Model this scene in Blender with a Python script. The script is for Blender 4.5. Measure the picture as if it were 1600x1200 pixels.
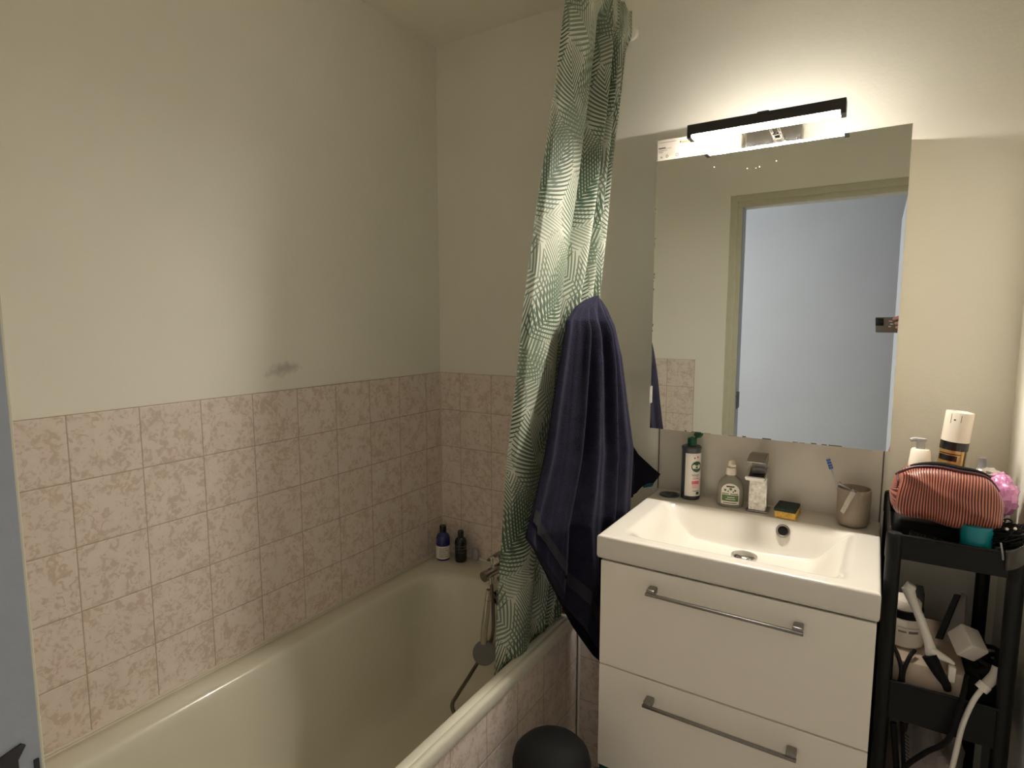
import bpy, bmesh, math, random
from mathutils import Vector, Matrix, noise
random.seed(7)
PI = math.pi
S = bpy.context.scene
for o in list(bpy.data.objects):
    bpy.data.objects.remove(o)

# ------------------------------------------------------------------ camera, world, exposure
CAM = Vector((1.4683, -1.7958, 1.4527))
YAW, PITCH = 0.5618, -0.1073
fwd = Vector((-math.sin(YAW) * math.cos(PITCH), math.cos(YAW) * math.cos(PITCH), math.sin(PITCH)))
rgt = Vector((math.cos(YAW), math.sin(YAW), 0))
upv = rgt.cross(fwd)
cd = bpy.data.cameras.new('camera')
cam = bpy.data.objects.new('camera', cd)
S.collection.objects.link(cam)
M = Matrix.Identity(4)
for i in range(3):
    M[i][0], M[i][1], M[i][2], M[i][3] = rgt[i], upv[i], -fwd[i], CAM[i]
cam.matrix_world = M
cd.sensor_fit = 'HORIZONTAL'
cd.sensor_width = 36.0
cd.lens = 36.0 * 903.14 / 1600.0
cd.clip_start = 0.02
S.camera = cam

S.view_settings.view_transform = 'Standard'
S.view_settings.look = 'None'
S.view_settings.gamma = 1.0
S.view_settings.use_curve_mapping = False
S.view_settings.exposure = 0.0
S.cycles.use_denoising = True
S.cycles.max_bounces = 12
S.cycles.diffuse_bounces = 8
S.cycles.glossy_bounces = 6
S.cycles.transmission_bounces = 8
S.cycles.sample_clamp_indirect = 6.0
S.cycles.caustics_reflective = True
S.cycles.caustics_refractive = False
S.cycles.blur_glossy = 0.3

W = bpy.data.worlds.new('world')
S.world = W
W.use_nodes = True
W.node_tree.nodes['Background'].inputs[0].default_value = (0.55, 0.66, 0.8, 1)
W.node_tree.nodes['Background'].inputs[1].default_value = 0.3

LAMP_POWER = 330.0       # emission strength of the diffuser strip
HALL_POWER = 17.5       # daylight through the hall window
HALL_COL = (0.96, 0.95, 0.95)
LAMP_COL = (1.0, 0.925, 0.82)

def area(name, loc, target, sx, sy, power, col):
    l = bpy.data.lights.new(name, 'AREA')
    l.shape = 'RECTANGLE'
    l.size, l.size_y = sx, sy
    l.energy = power
    l.color = col
    o = bpy.data.objects.new(name, l)
    o.location = loc
    o.rotation_euler = (Vector(target) - Vector(loc)).to_track_quat('-Z', 'Y').to_euler()
    S.collection.objects.link(o)
    return o
# daylight entering by the window at the left end of the hallway
area('hall_window_daylight', (-0.62, -2.25, 1.55), (2.0, -2.25, 1.3), 0.75, 1.1, HALL_POWER, HALL_COL)

# ------------------------------------------------------------------ materials
class NT:
    def __init__(s, name):
        s.m = bpy.data.materials.new(name)
        s.m.use_nodes = True
        s.t = s.m.node_tree
        s.b = s.t.nodes['Principled BSDF']
    def n(s, typ, **kw):
        nd = s.t.nodes.new(typ)
        for k, v in kw.items():
            setattr(nd, k, v)
        return nd
    def put(s, sock, v):
        if v is None:
            return
        if isinstance(v, bpy.types.NodeSocket):
            s.t.links.new(v, sock)
        else:
            sock.default_value = v
    def math(s, op, a, b=None, c=None, clamp=False):
        nd = s.n('ShaderNodeMath', operation=op, use_clamp=clamp)
        s.put(nd.inputs[0], a); s.put(nd.inputs[1], b); s.put(nd.inputs[2], c)
        return nd.outputs[0]
    def mix(s, f, a, b):
        nd = s.n('ShaderNodeMix', data_type='RGBA')
        s.put(nd.inputs[0], f)
        s.put(nd.inputs[6], a if isinstance(a, bpy.types.NodeSocket) else (*a[:3], 1))
        s.put(nd.inputs[7], b if isinstance(b, bpy.types.NodeSocket) else (*b[:3], 1))
        return nd.outputs[2]
    def pos(s):
        g = s.n('ShaderNodeNewGeometry')
        x = s.n('ShaderNodeSeparateXYZ')
        s.t.links.new(g.outputs['Position'], x.inputs[0])
        return g.outputs['Position'], x.outputs
    def noise(s, vec, scale, detail=3, rough=0.5, dist=0.0):
        nd = s.n('ShaderNodeTexNoise')
        s.put(nd.inputs['Vector'], vec)
        nd.inputs['Scale'].default_value = scale
        nd.inputs['Detail'].default_value = detail
        nd.inputs['Roughness'].default_value = rough
        nd.inputs['Distortion'].default_value = dist
        return nd.outputs['Fac']
    def ramp(s, f, a, b):
        nd = s.n('ShaderNodeMapRange')
        s.put(nd.inputs[0], f)
        nd.inputs[1].default_value = a
        nd.inputs[2].default_value = b
        return nd.outputs[0]
    def bump(s, h, strength, dist=0.002):
        nd = s.n('ShaderNodeBump')
        s.put(nd.inputs['Height'], h)
        nd.inputs['Strength'].default_value = strength
        nd.inputs['Distance'].default_value = dist
        s.t.links.new(nd.outputs[0], s.b.inputs['Normal'])
    def col(s, v):
        s.put(s.b.inputs['Base Color'], v if isinstance(v, bpy.types.NodeSocket) else (*v[:3], 1))
    def set(s, **kw):
        for k, v in kw.items():
            s.put(s.b.inputs[k.replace('_', ' ')], v)

def lin(r, g, b):
    return tuple(((c / 255) / 12.92 if c / 255 <= 0.04045 else ((c / 255 + 0.055) / 1.055) ** 2.4) for c in (r, g, b))

def basic(name, rgb, rough=0.5, metal=0.0, var=0.0, vs=40.0, bump=0.0, bs=200.0, coat=0.0, trans=0.0, sheen=0.0, spec=None, alpha=None):
    """procedural material: base colour with a slight noise variation and optional bump"""
    t = NT(name)
    p, _ = t.pos()
    c = lin(*rgb)
    if var:
        f = t.noise(p, vs, 3)
        t.col(t.mix(t.ramp(f, 0.3, 0.7), tuple(x * (1 - var) for x in c), tuple(min(1, x * (1 + var)) for x in c)))
    else:
        t.col(c)
    t.set(Roughness=rough, Metallic=metal, Coat_Weight=coat, Transmission_Weight=trans, Sheen_Weight=sheen)
    if spec is not None:
        t.set(Specular_IOR_Level=spec)
    if alpha is not None:
        t.set(Alpha=alpha)
    if bump:
        t.bump(t.noise(p, bs, 2), bump)
    return t.m

def paint(name, rgb, stain=None):
    t = NT(name)
    p, x = t.pos()
    c = lin(*rgb)
    f = t.noise(p, 3.0, 3)
    base = t.mix(t.ramp(f, 0.3, 0.7), tuple(q * 0.97 for q in c), tuple(min(1, q * 1.02) for q in c))
    if stain:
        sy, sz = stain
        dy = t.math('DIVIDE', t.math('SUBTRACT', x[1], sy), 0.052)
        dz = t.math('DIVIDE', t.math('SUBTRACT', x[2], sz), 0.019)
        dz = t.math('SUBTRACT', dz, t.math('MULTIPLY', dy, 0.35))
        r = t.math('SQRT', t.math('ADD', t.math('MULTIPLY', dy, dy), t.math('MULTIPLY', dz, dz)))
        nn = t.noise(p, 55.0, 4)
        r = t.math('ADD', r, t.math('MULTIPLY', t.math('SUBTRACT', nn, 0.5), 1.6))
        m = t.math('MULTIPLY', t.ramp(t.math('SUBTRACT', 1.25, r), 0.0, 0.9), 0.42)
        base = t.mix(m, base, lin(112, 102, 106))
    t.col(base)
    t.set(Roughness=0.75)
    h = t.math('ADD', t.noise(p, 130.0, 3, 0.6), t.math('MULTIPLY', t.noise(p, 45.0, 2), 0.6))
    t.bump(h, 0.30, 0.0022)
    return t.m

def tiles(name, axis, c0, p, zt, pz):
    """square bathroom tiles: axis = world axis running along the wall, c0 = one joint on it"""
    t = NT(name)
    pos, x = t.pos()
    u = t.math('DIVIDE', t.math('SUBTRACT', x[axis], c0), p)
    v = t.math('DIVIDE', t.math('SUBTRACT', x[2], zt), pz)
    fu, fv = t.math('FRACT', u), t.math('FRACT', v)
    def edge(f):
        return t.math('MINIMUM', f, t.math('SUBTRACT', 1.0, f))
    eu = t.math('MULTIPLY', edge(fu), p)
    ev = t.math('MULTIPLY', edge(fv), pz)
    e = t.math('MINIMUM', eu, ev)
    grout = t.math('SUBTRACT', 1.0, t.ramp(e, 0.0007, 0.0016))
    # per tile shift of the pattern
    comb = t.n('ShaderNodeCombineXYZ')
    t.put(comb.inputs[0], t.math('FLOOR', u)); t.put(comb.inputs[1], t.math('FLOOR', v))
    wn = t.n('ShaderNodeTexWhiteNoise')
    t.t.links.new(comb.outputs[0], wn.inputs['Vector'])
    sc = t.n('ShaderNodeVectorMath', operation='SCALE')
    t.t.links.new(wn.outputs['Color'], sc.inputs[0]); sc.inputs['Scale'].default_value = 9.0
    ad = t.n('ShaderNodeVectorMath', operation='ADD')
    t.t.links.new(pos, ad.inputs[0]); t.t.links.new(sc.outputs[0], ad.inputs[1])
    n1 = t.noise(ad.outputs[0], 62.0, 4, 0.6, 1.2)
    n2 = t.noise(ad.outputs[0], 25.0, 3, 0.5, 0.6)
    vein = t.ramp(t.math('ADD', n1, t.math('MULTIPLY', t.math('SUBTRACT', n2, 0.5), 0.5)), 0.50, 0.60)
    c = t.mix(t.ramp(n2, 0.35, 0.65), lin(229, 217, 208), lin(224, 210, 200))
    c = t.mix(t.math('MULTIPLY', vein, 0.85), c, lin(202, 184, 168))
    c = t.mix(t.math('MULTIPLY', wn.outputs['Value'], 0.12), c, lin(212, 196, 184))
    c = t.mix(t.math('MULTIPLY', grout, 0.85), c, lin(166, 148, 130))
    t.col(c)
    t.set(Roughness=t.math('ADD', 0.28, t.math('MULTIPLY', grout, 0.5)))
    hh = t.math('ADD', t.ramp(e, 0.0, 0.0035), t.math('MULTIPLY', t.noise(pos, 30.0, 2), 0.10))
    t.bump(hh, 0.5, 0.0015)
    return t.m

def palm(name):
    """off-white cloth printed with green palm fronds, in the cloth's own unfolded coordinates"""
    t = NT(name)
    uv = t.n('ShaderNodeUVMap').outputs[0]
    total = None
    tone = None
    sx = t.n('ShaderNodeSeparateXYZ'); t.t.links.new(uv, sx.inputs[0])
    U, Vv = sx.outputs[0], sx.outputs[1]
    # every lattice repeats one frond: period u, period v, offset u, offset v, tilt, length, width, bend, strength
    for (pu, pv, ou, ov, ang, ln, wd, bend, st_) in (
            (0.272, 0.318, 0.00, 0.00, 0.62, 0.140, 0.078, 1.6, 1.0),
            (0.272, 0.318, 0.13, 0.10, -0.50, 0.138, 0.074, -1.8, 0.92),
            (0.272, 0.318, 0.07, 0.21, -1.05, 0.134, 0.070, 1.2, 0.80),
            (0.272, 0.318, 0.20, 0.27, 0.15, 0.136, 0.072, 2.2, 0.86),
            (0.272, 0.318, 0.05, 0.12, 1.15, 0.130, 0.066, -1.4, 0.66)):
        row = t.math('FLOOR', t.math('DIVIDE', t.math('ADD', Vv, ov), pv))
        X = t.math('SUBTRACT', t.math('MULTIPLY', t.math('FRACT', t.math('DIVIDE', t.math('ADD', t.math('ADD', U, ou), t.math('MULTIPLY', row, 0.093)), pu)), pu), pu / 2)
        Y = t.math('SUBTRACT', t.math('MULTIPLY', t.math('FRACT', t.math('DIVIDE', t.math('ADD', Vv, ov), pv)), pv), pv / 2)
        ca, sa = math.cos(ang), math.sin(ang)
        q0 = t.math('ADD', t.math('MULTIPLY', Y, ca), t.math('MULTIPLY', X, sa))
        p0 = t.math('SUBTRACT', t.math('MULTIPLY', X, ca), t.math('MULTIPLY', Y, sa))
        p0 = t.math('ADD', p0, t.math('MULTIPLY', t.math('MULTIPLY', q0, q0), bend))
        ap = t.math('ABSOLUTE', p0)
        kk = t.math('MAXIMUM', 0.30, t.math('ADD', 0.85, t.math('MULTIPLY', q0, 4.0)))
        s = t.math('MULTIPLY', t.math('SUBTRACT', q0, t.math('MULTIPLY', t.math('POWER', ap, 0.92), t.math('MULTIPLY', kk, 0.82))), 80.0)
        st = t.math('SINE', t.math('MULTIPLY', s, 2 * PI))
        e = t.math('ADD', t.math('POWER', t.math('DIVIDE', ap, wd), 2.0), t.math('POWER', t.math('DIVIDE', t.math('ABSOLUTE', q0), ln), 2.4))
        leaf = t.ramp(t.math('SUBTRACT', t.math('ADD', st, 0.52), t.math('MULTIPLY', e, 1.25)), -0.25, 0.25)
        mask = t.ramp(t.math('SUBTRACT', 1.0, e), 0.0, 0.04)
        layer = t.math('MULTIPLY', t.math('MULTIPLY', leaf, mask), st_)
        tn = t.math('MULTIPLY', layer, 1.0 - st_)
        if total is None:
            total, tone = layer, tn
        else:
            total = t.math('MAXIMUM', total, layer)
            tone = t.math('MAXIMUM', tone, t.math('MULTIPLY', tn, 2.4))
    green = t.mix(tone, lin(54, 80, 60), lin(98, 118, 92))
    t.col(t.mix(total, lin(198, 200, 184), green))
    t.set(Roughness=0.6, Sheen_Weight=0.1)
    # thin cloth: some of the light goes through
    tr = t.n('ShaderNodeBsdfTranslucent')
    t.t.links.new(t.b.inputs['Base Color'].links[0].from_socket, tr.inputs[0])
    mx = t.n('ShaderNodeMixShader'); mx.inputs[0].default_value = 0.22
    t.t.links.new(t.b.outputs[0], mx.inputs[1]); t.t.links.new(tr.outputs[0], mx.inputs[2])
    out = [n for n in t.t.nodes if n.type == 'OUTPUT_MATERIAL'][0]
    t.t.links.new(mx.outputs[0], out.inputs[0])
    return t.m

def terry(name, rgb):
    t = NT(name)
    p, _ = t.pos()
    c = lin(*rgb)
    f = t.noise(p, 330.0, 2)
    g = t.noise(p, 28.0, 3)
    m = t.math('ADD', t.math('MULTIPLY', f, 0.6), t.math('MULTIPLY', g, 0.4))
    t.col(t.mix(t.ramp(m, 0.35, 0.65), tuple(q * 0.6 for q in c), tuple(q * 1.5 for q in c)))
    t.set(Roughness=0.95, Sheen_Weight=0.06, Sheen_Roughness=0.5, Specular_IOR_Level=0.1)
    t.b.inputs['Sheen Tint'].default_value = (0.7, 0.7, 0.95, 1)
    t.bump(t.math('ADD', f, t.noise(p, 900.0, 1)), 0.8, 0.003)
    return t.m

def stripes(name, a, b, freq):
    t = NT(name)
    uv = t.n('ShaderNodeUVMap').outputs[0]
    sx = t.n('ShaderNodeSeparateXYZ'); t.t.links.new(uv, sx.inputs[0])
    s = t.math('SINE', t.math('MULTIPLY', sx.outputs[0], 2 * PI * freq))
    t.col(t.mix(t.ramp(s, -0.25, 0.35), lin(*a), lin(*b)))
    t.set(Roughness=0.36, Sheen_Weight=0.1)
    p, _ = t.pos()
    t.bump(t.math('ADD', t.math('MULTIPLY', s, 0.4), t.noise(p, 60.0, 2)), 0.35, 0.002)
    return t.m

def emis(name, col, strength):
    t = NT(name)
    t.col((0.9, 0.9, 0.9))
    t.b.inputs['Emission Color'].default_value = (*col, 1)
    t.b.inputs['Emission Strength'].default_value = strength
    return t.m

MT = {}
MT['wall'] = paint('cream_wall_paint', (236, 233, 222), stain=(-0.715, 1.314))
MT['wallb'] = paint('cream_paint', (236, 233, 222))
MT['ceil'] = paint('ceiling_paint', (238, 233, 218))
MT['hall'] = paint('hall_paint', (218, 219, 222))
MT['tile_left'] = tiles('pink_beige_tiles_left', 1, -0.237, 0.1472, 1.2525, 0.148)
MT['tile_back'] = tiles('pink_beige_tiles_back', 0, 0.097, 0.1472, 1.2525, 0.148)
MT['tile_near'] = tiles('pink_beige_tiles_near', 0, 0.6566, 0.1472, 1.2525, 0.148)
MT['tile_apron'] = tiles('pink_beige_tiles_apron', 1, -0.246, 0.1472, 0.357, 0.148)
MT['floor'] = basic('pale_floor', (176, 166, 152), 0.5, var=0.15, vs=12)
MT['caulk'] = basic('silicone', (214, 204, 186), 0.5, var=0.05)
MT['enamel'] = basic('bath_enamel', (217, 213, 196), 0.22, var=0.02, vs=5, coat=0.2)
MT['ceramic'] = basic('white_ceramic', (230, 224, 213), 0.12, var=0.01, vs=6, coat=0.6)
MT['lacquer'] = basic('white_lacquer', (245, 238, 226), 0.35, var=0.01, vs=8)
MT['lacq_dark'] = basic('cabinet_gap', (90, 84, 76), 0.6, var=0.05)
MT['chrome'] = basic('chrome', (200, 198, 196), 0.12, 1.0, var=0.03, vs=60)
MT['chrome_dull'] = basic('dull_chrome', (150, 145, 138), 0.25, 1.0, var=0.08, vs=80)
MT['hose'] = basic('metal_hose', (120, 112, 104), 0.35, 1.0, bump=0.5, bs=500)
MT['steel'] = basic('brushed_steel', (150, 146, 142), 0.32, 1.0, var=0.08, vs=120)
MT['mirror'] = basic('mirror_glass', (232, 236, 232), 0.0, 1.0, var=0.0)
MT['glass_panel'] = basic('grey_splash_panel', (206, 200, 188), 0.18, var=0.02, vs=10)
MT['seam'] = basic('dark_seam', (92, 84, 70), 0.6, var=0.1)
MT['black_plastic'] = basic('black_plastic', (8, 8, 9), 0.42, spec=0.3, var=0.1, vs=80)
MT['black_metal'] = basic('black_metal', (38, 34, 34), 0.42, var=0.1, vs=80)
MT['black_soft'] = basic('black_rubber', (9, 9, 10), 0.75, spec=0.25, var=0.1)
MT['white_plastic'] = basic('white_plastic', (232, 226, 216), 0.32, var=0.02)
MT['cream_plastic'] = basic('cream_plastic', (238, 228, 212), 0.3, var=0.02)
MT['grey_plastic'] = basic('grey_plastic', (120, 118, 118), 0.35, var=0.03)
MT['carton'] = basic('white_carton', (240, 232, 220), 0.6, var=0.02)
MT['carton_side'] = basic('cream_carton_side', (214, 200, 170), 0.6, var=0.03)
MT['ink'] = basic('black_ink', (40, 38, 38), 0.6, var=0.05)
MT['ink_soft'] = basic('grey_ink', (140, 132, 124), 0.6, var=0.05)
MT['ink_yellow'] = basic('yellow_green_ink', (176, 170, 96), 0.6, var=0.05)
MT['paper'] = basic('label_paper', (236, 228, 218), 0.5, var=0.02)
MT['green_cap'] = basic('dark_green_cap', (14, 84, 54), 0.35, var=0.05)
MT['green_ink'] = basic('dark_green_ink', (40, 84, 60), 0.5, var=0.05)
MT['leaf_ink'] = basic('leaf_green_ink', (84, 112, 52), 0.5, var=0.08)
MT['pink_ink'] = basic('pink_ink', (226, 108, 124), 0.5, var=0.05)
MT['dark_bottle'] = basic('dark_grey_bottle', (66, 70, 74), 0.3, var=0.05)
MT['clear_soap'] = basic('clear_bottle', (214, 210, 190), 0.12, trans=0.55, var=0.02)
MT['soap_liquid'] = basic('pale_soap', (216, 220, 190), 0.3, var=0.02)
MT['cup'] = basic('taupe_ceramic', (150, 136, 120), 0.55, var=0.06, vs=300, bump=0.15, bs=300)
MT['blue'] = basic('toothbrush_blue', (20, 90, 170), 0.35, var=0.05)
MT['clearp'] = basic('clear_plastic', (205, 205, 205), 0.15, trans=0.4, var=0.02)
MT['sponge'] = basic('yellow_sponge', (214, 172, 78), 0.9, var=0.25, vs=260, bump=0.8, bs=400)
MT['scourer'] = basic('dark_green_scourer', (42, 56, 48), 0.95, var=0.4, vs=350, bump=1.0, bs=600)
MT['blue_bottle'] = basic('cobalt_bottle', (22, 30, 112), 0.2, var=0.05, coat=0.5)
MT['black_bottle'] = basic('black_bottle', (14, 16, 20), 0.25, var=0.05, coat=0.3)
MT['teal'] = basic('teal_lid', (0, 120, 132), 0.35, var=0.05)
MT['gold'] = basic('gold_can', (214, 176, 116), 0.28, 0.85, var=0.08, vs=30)
MT['gold_clear'] = basic('amber_jar', (232, 168, 92), 0.2, var=0.2, vs=60, coat=0.5)
MT['pink_bag'] = basic('pink_film', (222, 148, 196), 0.2, trans=0.15, var=0.12, vs=60)
MT['clear_film'] = basic('clear_film', (222, 212, 200), 0.2, trans=0.5, var=0.08, vs=60)
MT['smoke_film'] = basic('smoky_film', (96, 90, 82), 0.2, trans=0.5, var=0.08, vs=60)
MT['lilac'] = basic('lilac_cloth', (222, 190, 200), 0.8, var=0.05)
MT['stripe'] = stripes('striped_satin', (66, 24, 26), (186, 108, 84), 215)
MT['maroon'] = basic('maroon_trim', (72, 24, 38), 0.5, var=0.1)
MT['towel'] = terry('navy_terry', (30, 28, 43))
MT['towel_dark'] = terry('dark_navy_terry', (20, 19, 32))
MT['towel_band'] = basic('woven_navy_band', (24, 22, 34), 0.8, var=0.15, vs=300, bump=0.2, bs=500)
MT['towel_teal'] = terry('teal_cloth', (54, 104, 124))
MT['palm'] = palm('palm_print_cloth')
MT['red'] = basic('red_plastic', (120, 26, 22), 0.4, var=0.05)
MT['adapter'] = basic('white_adapter', (200, 192, 184), 0.45, var=0.02)
MT['beige_box'] = basic('pale_box', (196, 176, 156), 0.6, var=0.03)
MT['bag_white'] = basic('white_bag', (150, 140, 134), 0.5, var=0.08, vs=20)
MT['frame'] = basic('door_frame_paint', (196, 192, 170), 0.5, var=0.03, bump=0.1)
MT['lining'] = basic('daylight_tinted_jamb', (150, 155, 160), 0.5, var=0.03, bump=0.1)  # cool hall daylight on the left jamb put into its colour
MT['lining_white'] = basic('white_door_daylit_jamb', (240, 240, 242), 0.45, var=0.02)  # white door leaf; on the right jamb the white stands in for hall daylight
MT['case'] = basic('phone_case', (96, 84, 68), 0.5, var=0.05)
MT['skin'] = basic('skin', (196, 140, 120), 0.55, var=0.06, vs=60)
MT['green_clean'] = basic('green_cleaner', (20, 110, 90), 0.35, var=0.05)
MT['white_emit'] = emis('lamp_diffuser_glow', LAMP_COL, LAMP_POWER)

# ------------------------------------------------------------------ helpers
def wloc(p):
    v = Vector((0, 0, 0))
    while p is not None:
        v += Vector(p.location)
        p = p.parent
    return v

def tag(o, label=None, cat=None, group=None, kind=None):
    if label: o['label'] = label
    if cat: o['category'] = cat
    if group: o['group'] = group
    if kind: o['kind'] = kind
    return o

def thing(name, loc, label, cat, group=None):
    o = bpy.data.objects.new(name, None)
    o.empty_display_size = 0.05
    o.location = loc
    S.collection.objects.link(o)
    return tag(o, label, cat, group)

class G:
    """a bag of shapes in world coordinates that becomes ONE mesh object"""
    def __init__(s):
        s.bm = bmesh.new()
        s.uv = None
    def _xf(s, vs, rot, piv):
        if rot is not None:
            for v in vs:
                v.co = rot @ (v.co - piv) + piv
    def box(s, a, b, bev=0.0, seg=2, rot=None, piv=None):
        r = bmesh.ops.create_cube(s.bm, size=1.0)
        vs = r['verts']
        a, b = Vector(a), Vector(b)
        for v in vs:
            v.co = Vector((a[i] + (v.co[i] + 0.5) * (b[i] - a[i]) for i in range(3)))
        if bev > 0:
            es = list({e for v in vs for e in v.link_edges})
            r2 = bmesh.ops.bevel(s.bm, geom=es, offset=bev, segments=seg, affect='EDGES', profile=0.5)
            vs = list({v for f in r2['faces'] for v in f.verts} | {v for v in vs if v.is_valid})
        if rot is not None:
            s._xf(vs, rot, piv if piv is not None else (a + b) / 2)
        return s
    def lathe(s, prof, c=(0, 0, 0), n=40, rot=None, piv=None, sx=1.0, sy=1.0, cap=True):
        c = Vector(c)
        rings = []
        for r, z in prof:
            rings.append([s.bm.verts.new(c + Vector((r * math.cos(2 * PI * i / n) * sx, r * math.sin(2 * PI * i / n) * sy, z))) for i in range(n)])
        for A, B in zip(rings, rings[1:]):
            for i in range(n):
                s.bm.faces.new((A[i], A[(i + 1) % n], B[(i + 1) % n], B[i]))
        if cap:
            if prof[0][0] > 1e-6: s.bm.faces.new(list(reversed(rings[0])))
            if prof[-1][0] > 1e-6: s.bm.faces.new(rings[-1])
        s._xf([v for R in rings for v in R], rot, piv if piv is not None else c)
        return s
    def tube(s, pts, r, n=12, smooth=True, cap=True):
        pts = [Vector(p) for p in pts]
        if smooth: pts = catmull(pts, 8)
        rr = r if callable(r) else (lambda t: r)
        rings = []
        up = None
        for i, p in enumerate(pts):
            d = (pts[min(i + 1, len(pts) - 1)] - pts[max(i - 1, 0)]).normalized()
            if up is None:
                up = d.orthogonal().normalized()
            up = (up - d * up.dot(d)).normalized()
            w = d.cross(up)
            R = rr(i / (len(pts) - 1))
            rings.append([s.bm.verts.new(p + (up * math.cos(2 * PI * k / n) + w * math.sin(2 * PI * k / n)) * R) for k in range(n)])
        for A, B in zip(rings, rings[1:]):
            for k in range(n):
                s.bm.faces.new((A[k], A[(k + 1) % n], B[(k + 1) % n], B[k]))
        if cap:
            s.bm.faces.new(list(reversed(rings[0]))); s.bm.faces.new(rings[-1])
        return s
    def strip(s, prof, pts, closed=True):
        """prof: list of (a,b); pts: list of (origin, A, B) frames -> swept closed profile"""
        rings = [[s.bm.verts.new(Vector(o) + Vector(A) * a + Vector(B) * b) for a, b in prof] for o, A, B in pts]
        n = len(prof)
        for R, Q in zip(rings, rings[1:]):
            for k in range(n if closed else n - 1):
                s.bm.faces.new((R[k], R[(k + 1) % n], Q[(k + 1) % n], Q[k]))
        if closed:
            s.bm.faces.new(list(reversed(rings[0]))); s.bm.faces.new(rings[-1])
        return s
    def grid(s, fn, nu, nv, closeu=False, uvfn=None):
        vs = [[s.bm.verts.new(Vector(fn(i / (nu if closeu else nu - 1), j / (nv - 1)))) for i in range(nu)] for j in range(nv)]
        lay = None
        if uvfn:
            lay = s.bm.loops.layers.uv.get('UVMap') or s.bm.loops.layers.uv.new('UVMap')
        for j in range(nv - 1):
            for i in range(nu if closeu else nu - 1):
                i2 = (i + 1) % nu
                f = s.bm.faces.new((vs[j][i], vs[j][i2], vs[j + 1][i2], vs[j + 1][i]))
                if lay:
                    den = nu if closeu else nu - 1
                    for lp, (a, b) in zip(f.loops, ((i, j), (i + 1, j), (i + 1, j + 1), (i, j + 1))):
                        lp[lay].uv = uvfn(a / den, b / (nv - 1))
        return s
    def poly(s, pts, thick):
        """flat polygon pts (world) given thickness vector"""
        A = [s.bm.verts.new(Vector(p)) for p in pts]
        B = [s.bm.verts.new(Vector(p) + Vector(thick)) for p in pts]
        n = len(pts)
        s.bm.faces.new(A); s.bm.faces.new(list(reversed(B)))
        for k in range(n):
            s.bm.faces.new((A[k], B[k], B[(k + 1) % n], A[(k + 1) % n]))
        return s
    def patch(s, c, r, a0, a1, z0, z1, n=16, th=0.0006, rot=None, piv=None):
        """label wrapped on a cylinder; angles in radians, measured in world XY"""
        c = Vector(c)
        new = []
        ring = lambda R, z: [s.bm.verts.new((c.x + R * math.cos(a0 + (a1 - a0) * i / n), c.y + R * math.sin(a0 + (a1 - a0) * i / n), z)) for i in range(n + 1)]
        a, b = ring(r + th, z0), ring(r + th, z1)
        for i in range(n):
            s.bm.faces.new((a[i], a[i + 1], b[i + 1], b[i]))
        new = a + b
        s._xf(new, rot, piv if piv is not None else c)
        return s
    def done(s, name, mat, parent=None, smooth=True, recalc=True, sub=0, solid=0.0, autosm=40):
        if recalc:
            bmesh.ops.recalc_face_normals(s.bm, faces=s.bm.faces)
        if parent is not None:
            off = wloc(parent)
        else:
            zs = [v.co for v in s.bm.verts]
            mn = [min(v[i] for v in zs) for i in range(3)]
            mx = [max(v[i] for v in zs) for i in range(3)]
            off = Vector(((mn[0] + mx[0]) / 2, (mn[1] + mx[1]) / 2, mn[2]))
        for v in s.bm.verts:
            v.co -= off
        me = bpy.data.meshes.new(name)
        for f in s.bm.faces:
            f.smooth = smooth
        s.bm.to_mesh(me)
        s.bm.free()
        me.materials.append(MT[mat] if isinstance(mat, str) else mat)
        if smooth:
            try:
                me.set_sharp_from_angle(angle=math.radians(autosm))
            except Exception:
                pass
        o = bpy.data.objects.new(name, me)
        S.collection.objects.link(o)
        if parent is not None:
            o.parent = parent
        else:
            o.location = off
        if solid:
            md = o.modifiers.new('thickness', 'SOLIDIFY'); md.thickness = solid; md.offset = 0
        if sub:
            md = o.modifiers.new('smooth', 'SUBSURF'); md.levels = sub; md.render_levels = sub
        return o

def catmull(pts, k):
    out = []
    n = len(pts)
    for i in range(n - 1):
        p0, p1, p2, p3 = pts[max(i - 1, 0)], pts[i], pts[i + 1], pts[min(i + 2, n - 1)]
        for j in range(k):
            t = j / k
            out.append(0.5 * ((2 * p1) + (p2 - p0) * t + (2 * p0 - 5 * p1 + 4 * p2 - p3) * t * t + (3 * p1 - p0 - 3 * p2 + p3) * t ** 3))
    out.append(pts[-1])
    return out

def interp(tab, x):
    """piecewise-linear table of (x, value) with smoothing; table sorted ascending"""
    if x <= tab[0][0]: return tab[0][1]
    for (a, va), (b, vb) in zip(tab, tab[1:]):
        if x <= b:
            return va + (vb - va) * (x - a) / (b - a)
    return tab[-1][1]

def cspline(tab, x):
    """catmull-rom through an (x, value) table"""
    n = len(tab)
    if x <= tab[0][0]: return tab[0][1]
    if x >= tab[-1][0]: return tab[-1][1]
    for i in range(n - 1):
        if x <= tab[i + 1][0]:
            t = (x - tab[i][0]) / (tab[i + 1][0] - tab[i][0])
            p0, p1, p2, p3 = tab[max(i - 1, 0)][1], tab[i][1], tab[i + 1][1], tab[min(i + 2, n - 1)][1]
            return 0.5 * ((2 * p1) + (p2 - p0) * t + (2 * p0 - 5 * p1 + 4 * p2 - p3) * t * t + (3 * p1 - p0 - 3 * p2 + p3) * t ** 3)

def sstep(a, b, x):
    t = max(0.0, min(1.0, (x - a) / (b - a)))
    return t * t * (3 - 2 * t)

def RZ(a): return Matrix.Rotation(a, 3, 'Z')
def RX(a): return Matrix.Rotation(a, 3, 'X')
def RY(a): return Matrix.Rotation(a, 3, 'Y')

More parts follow.
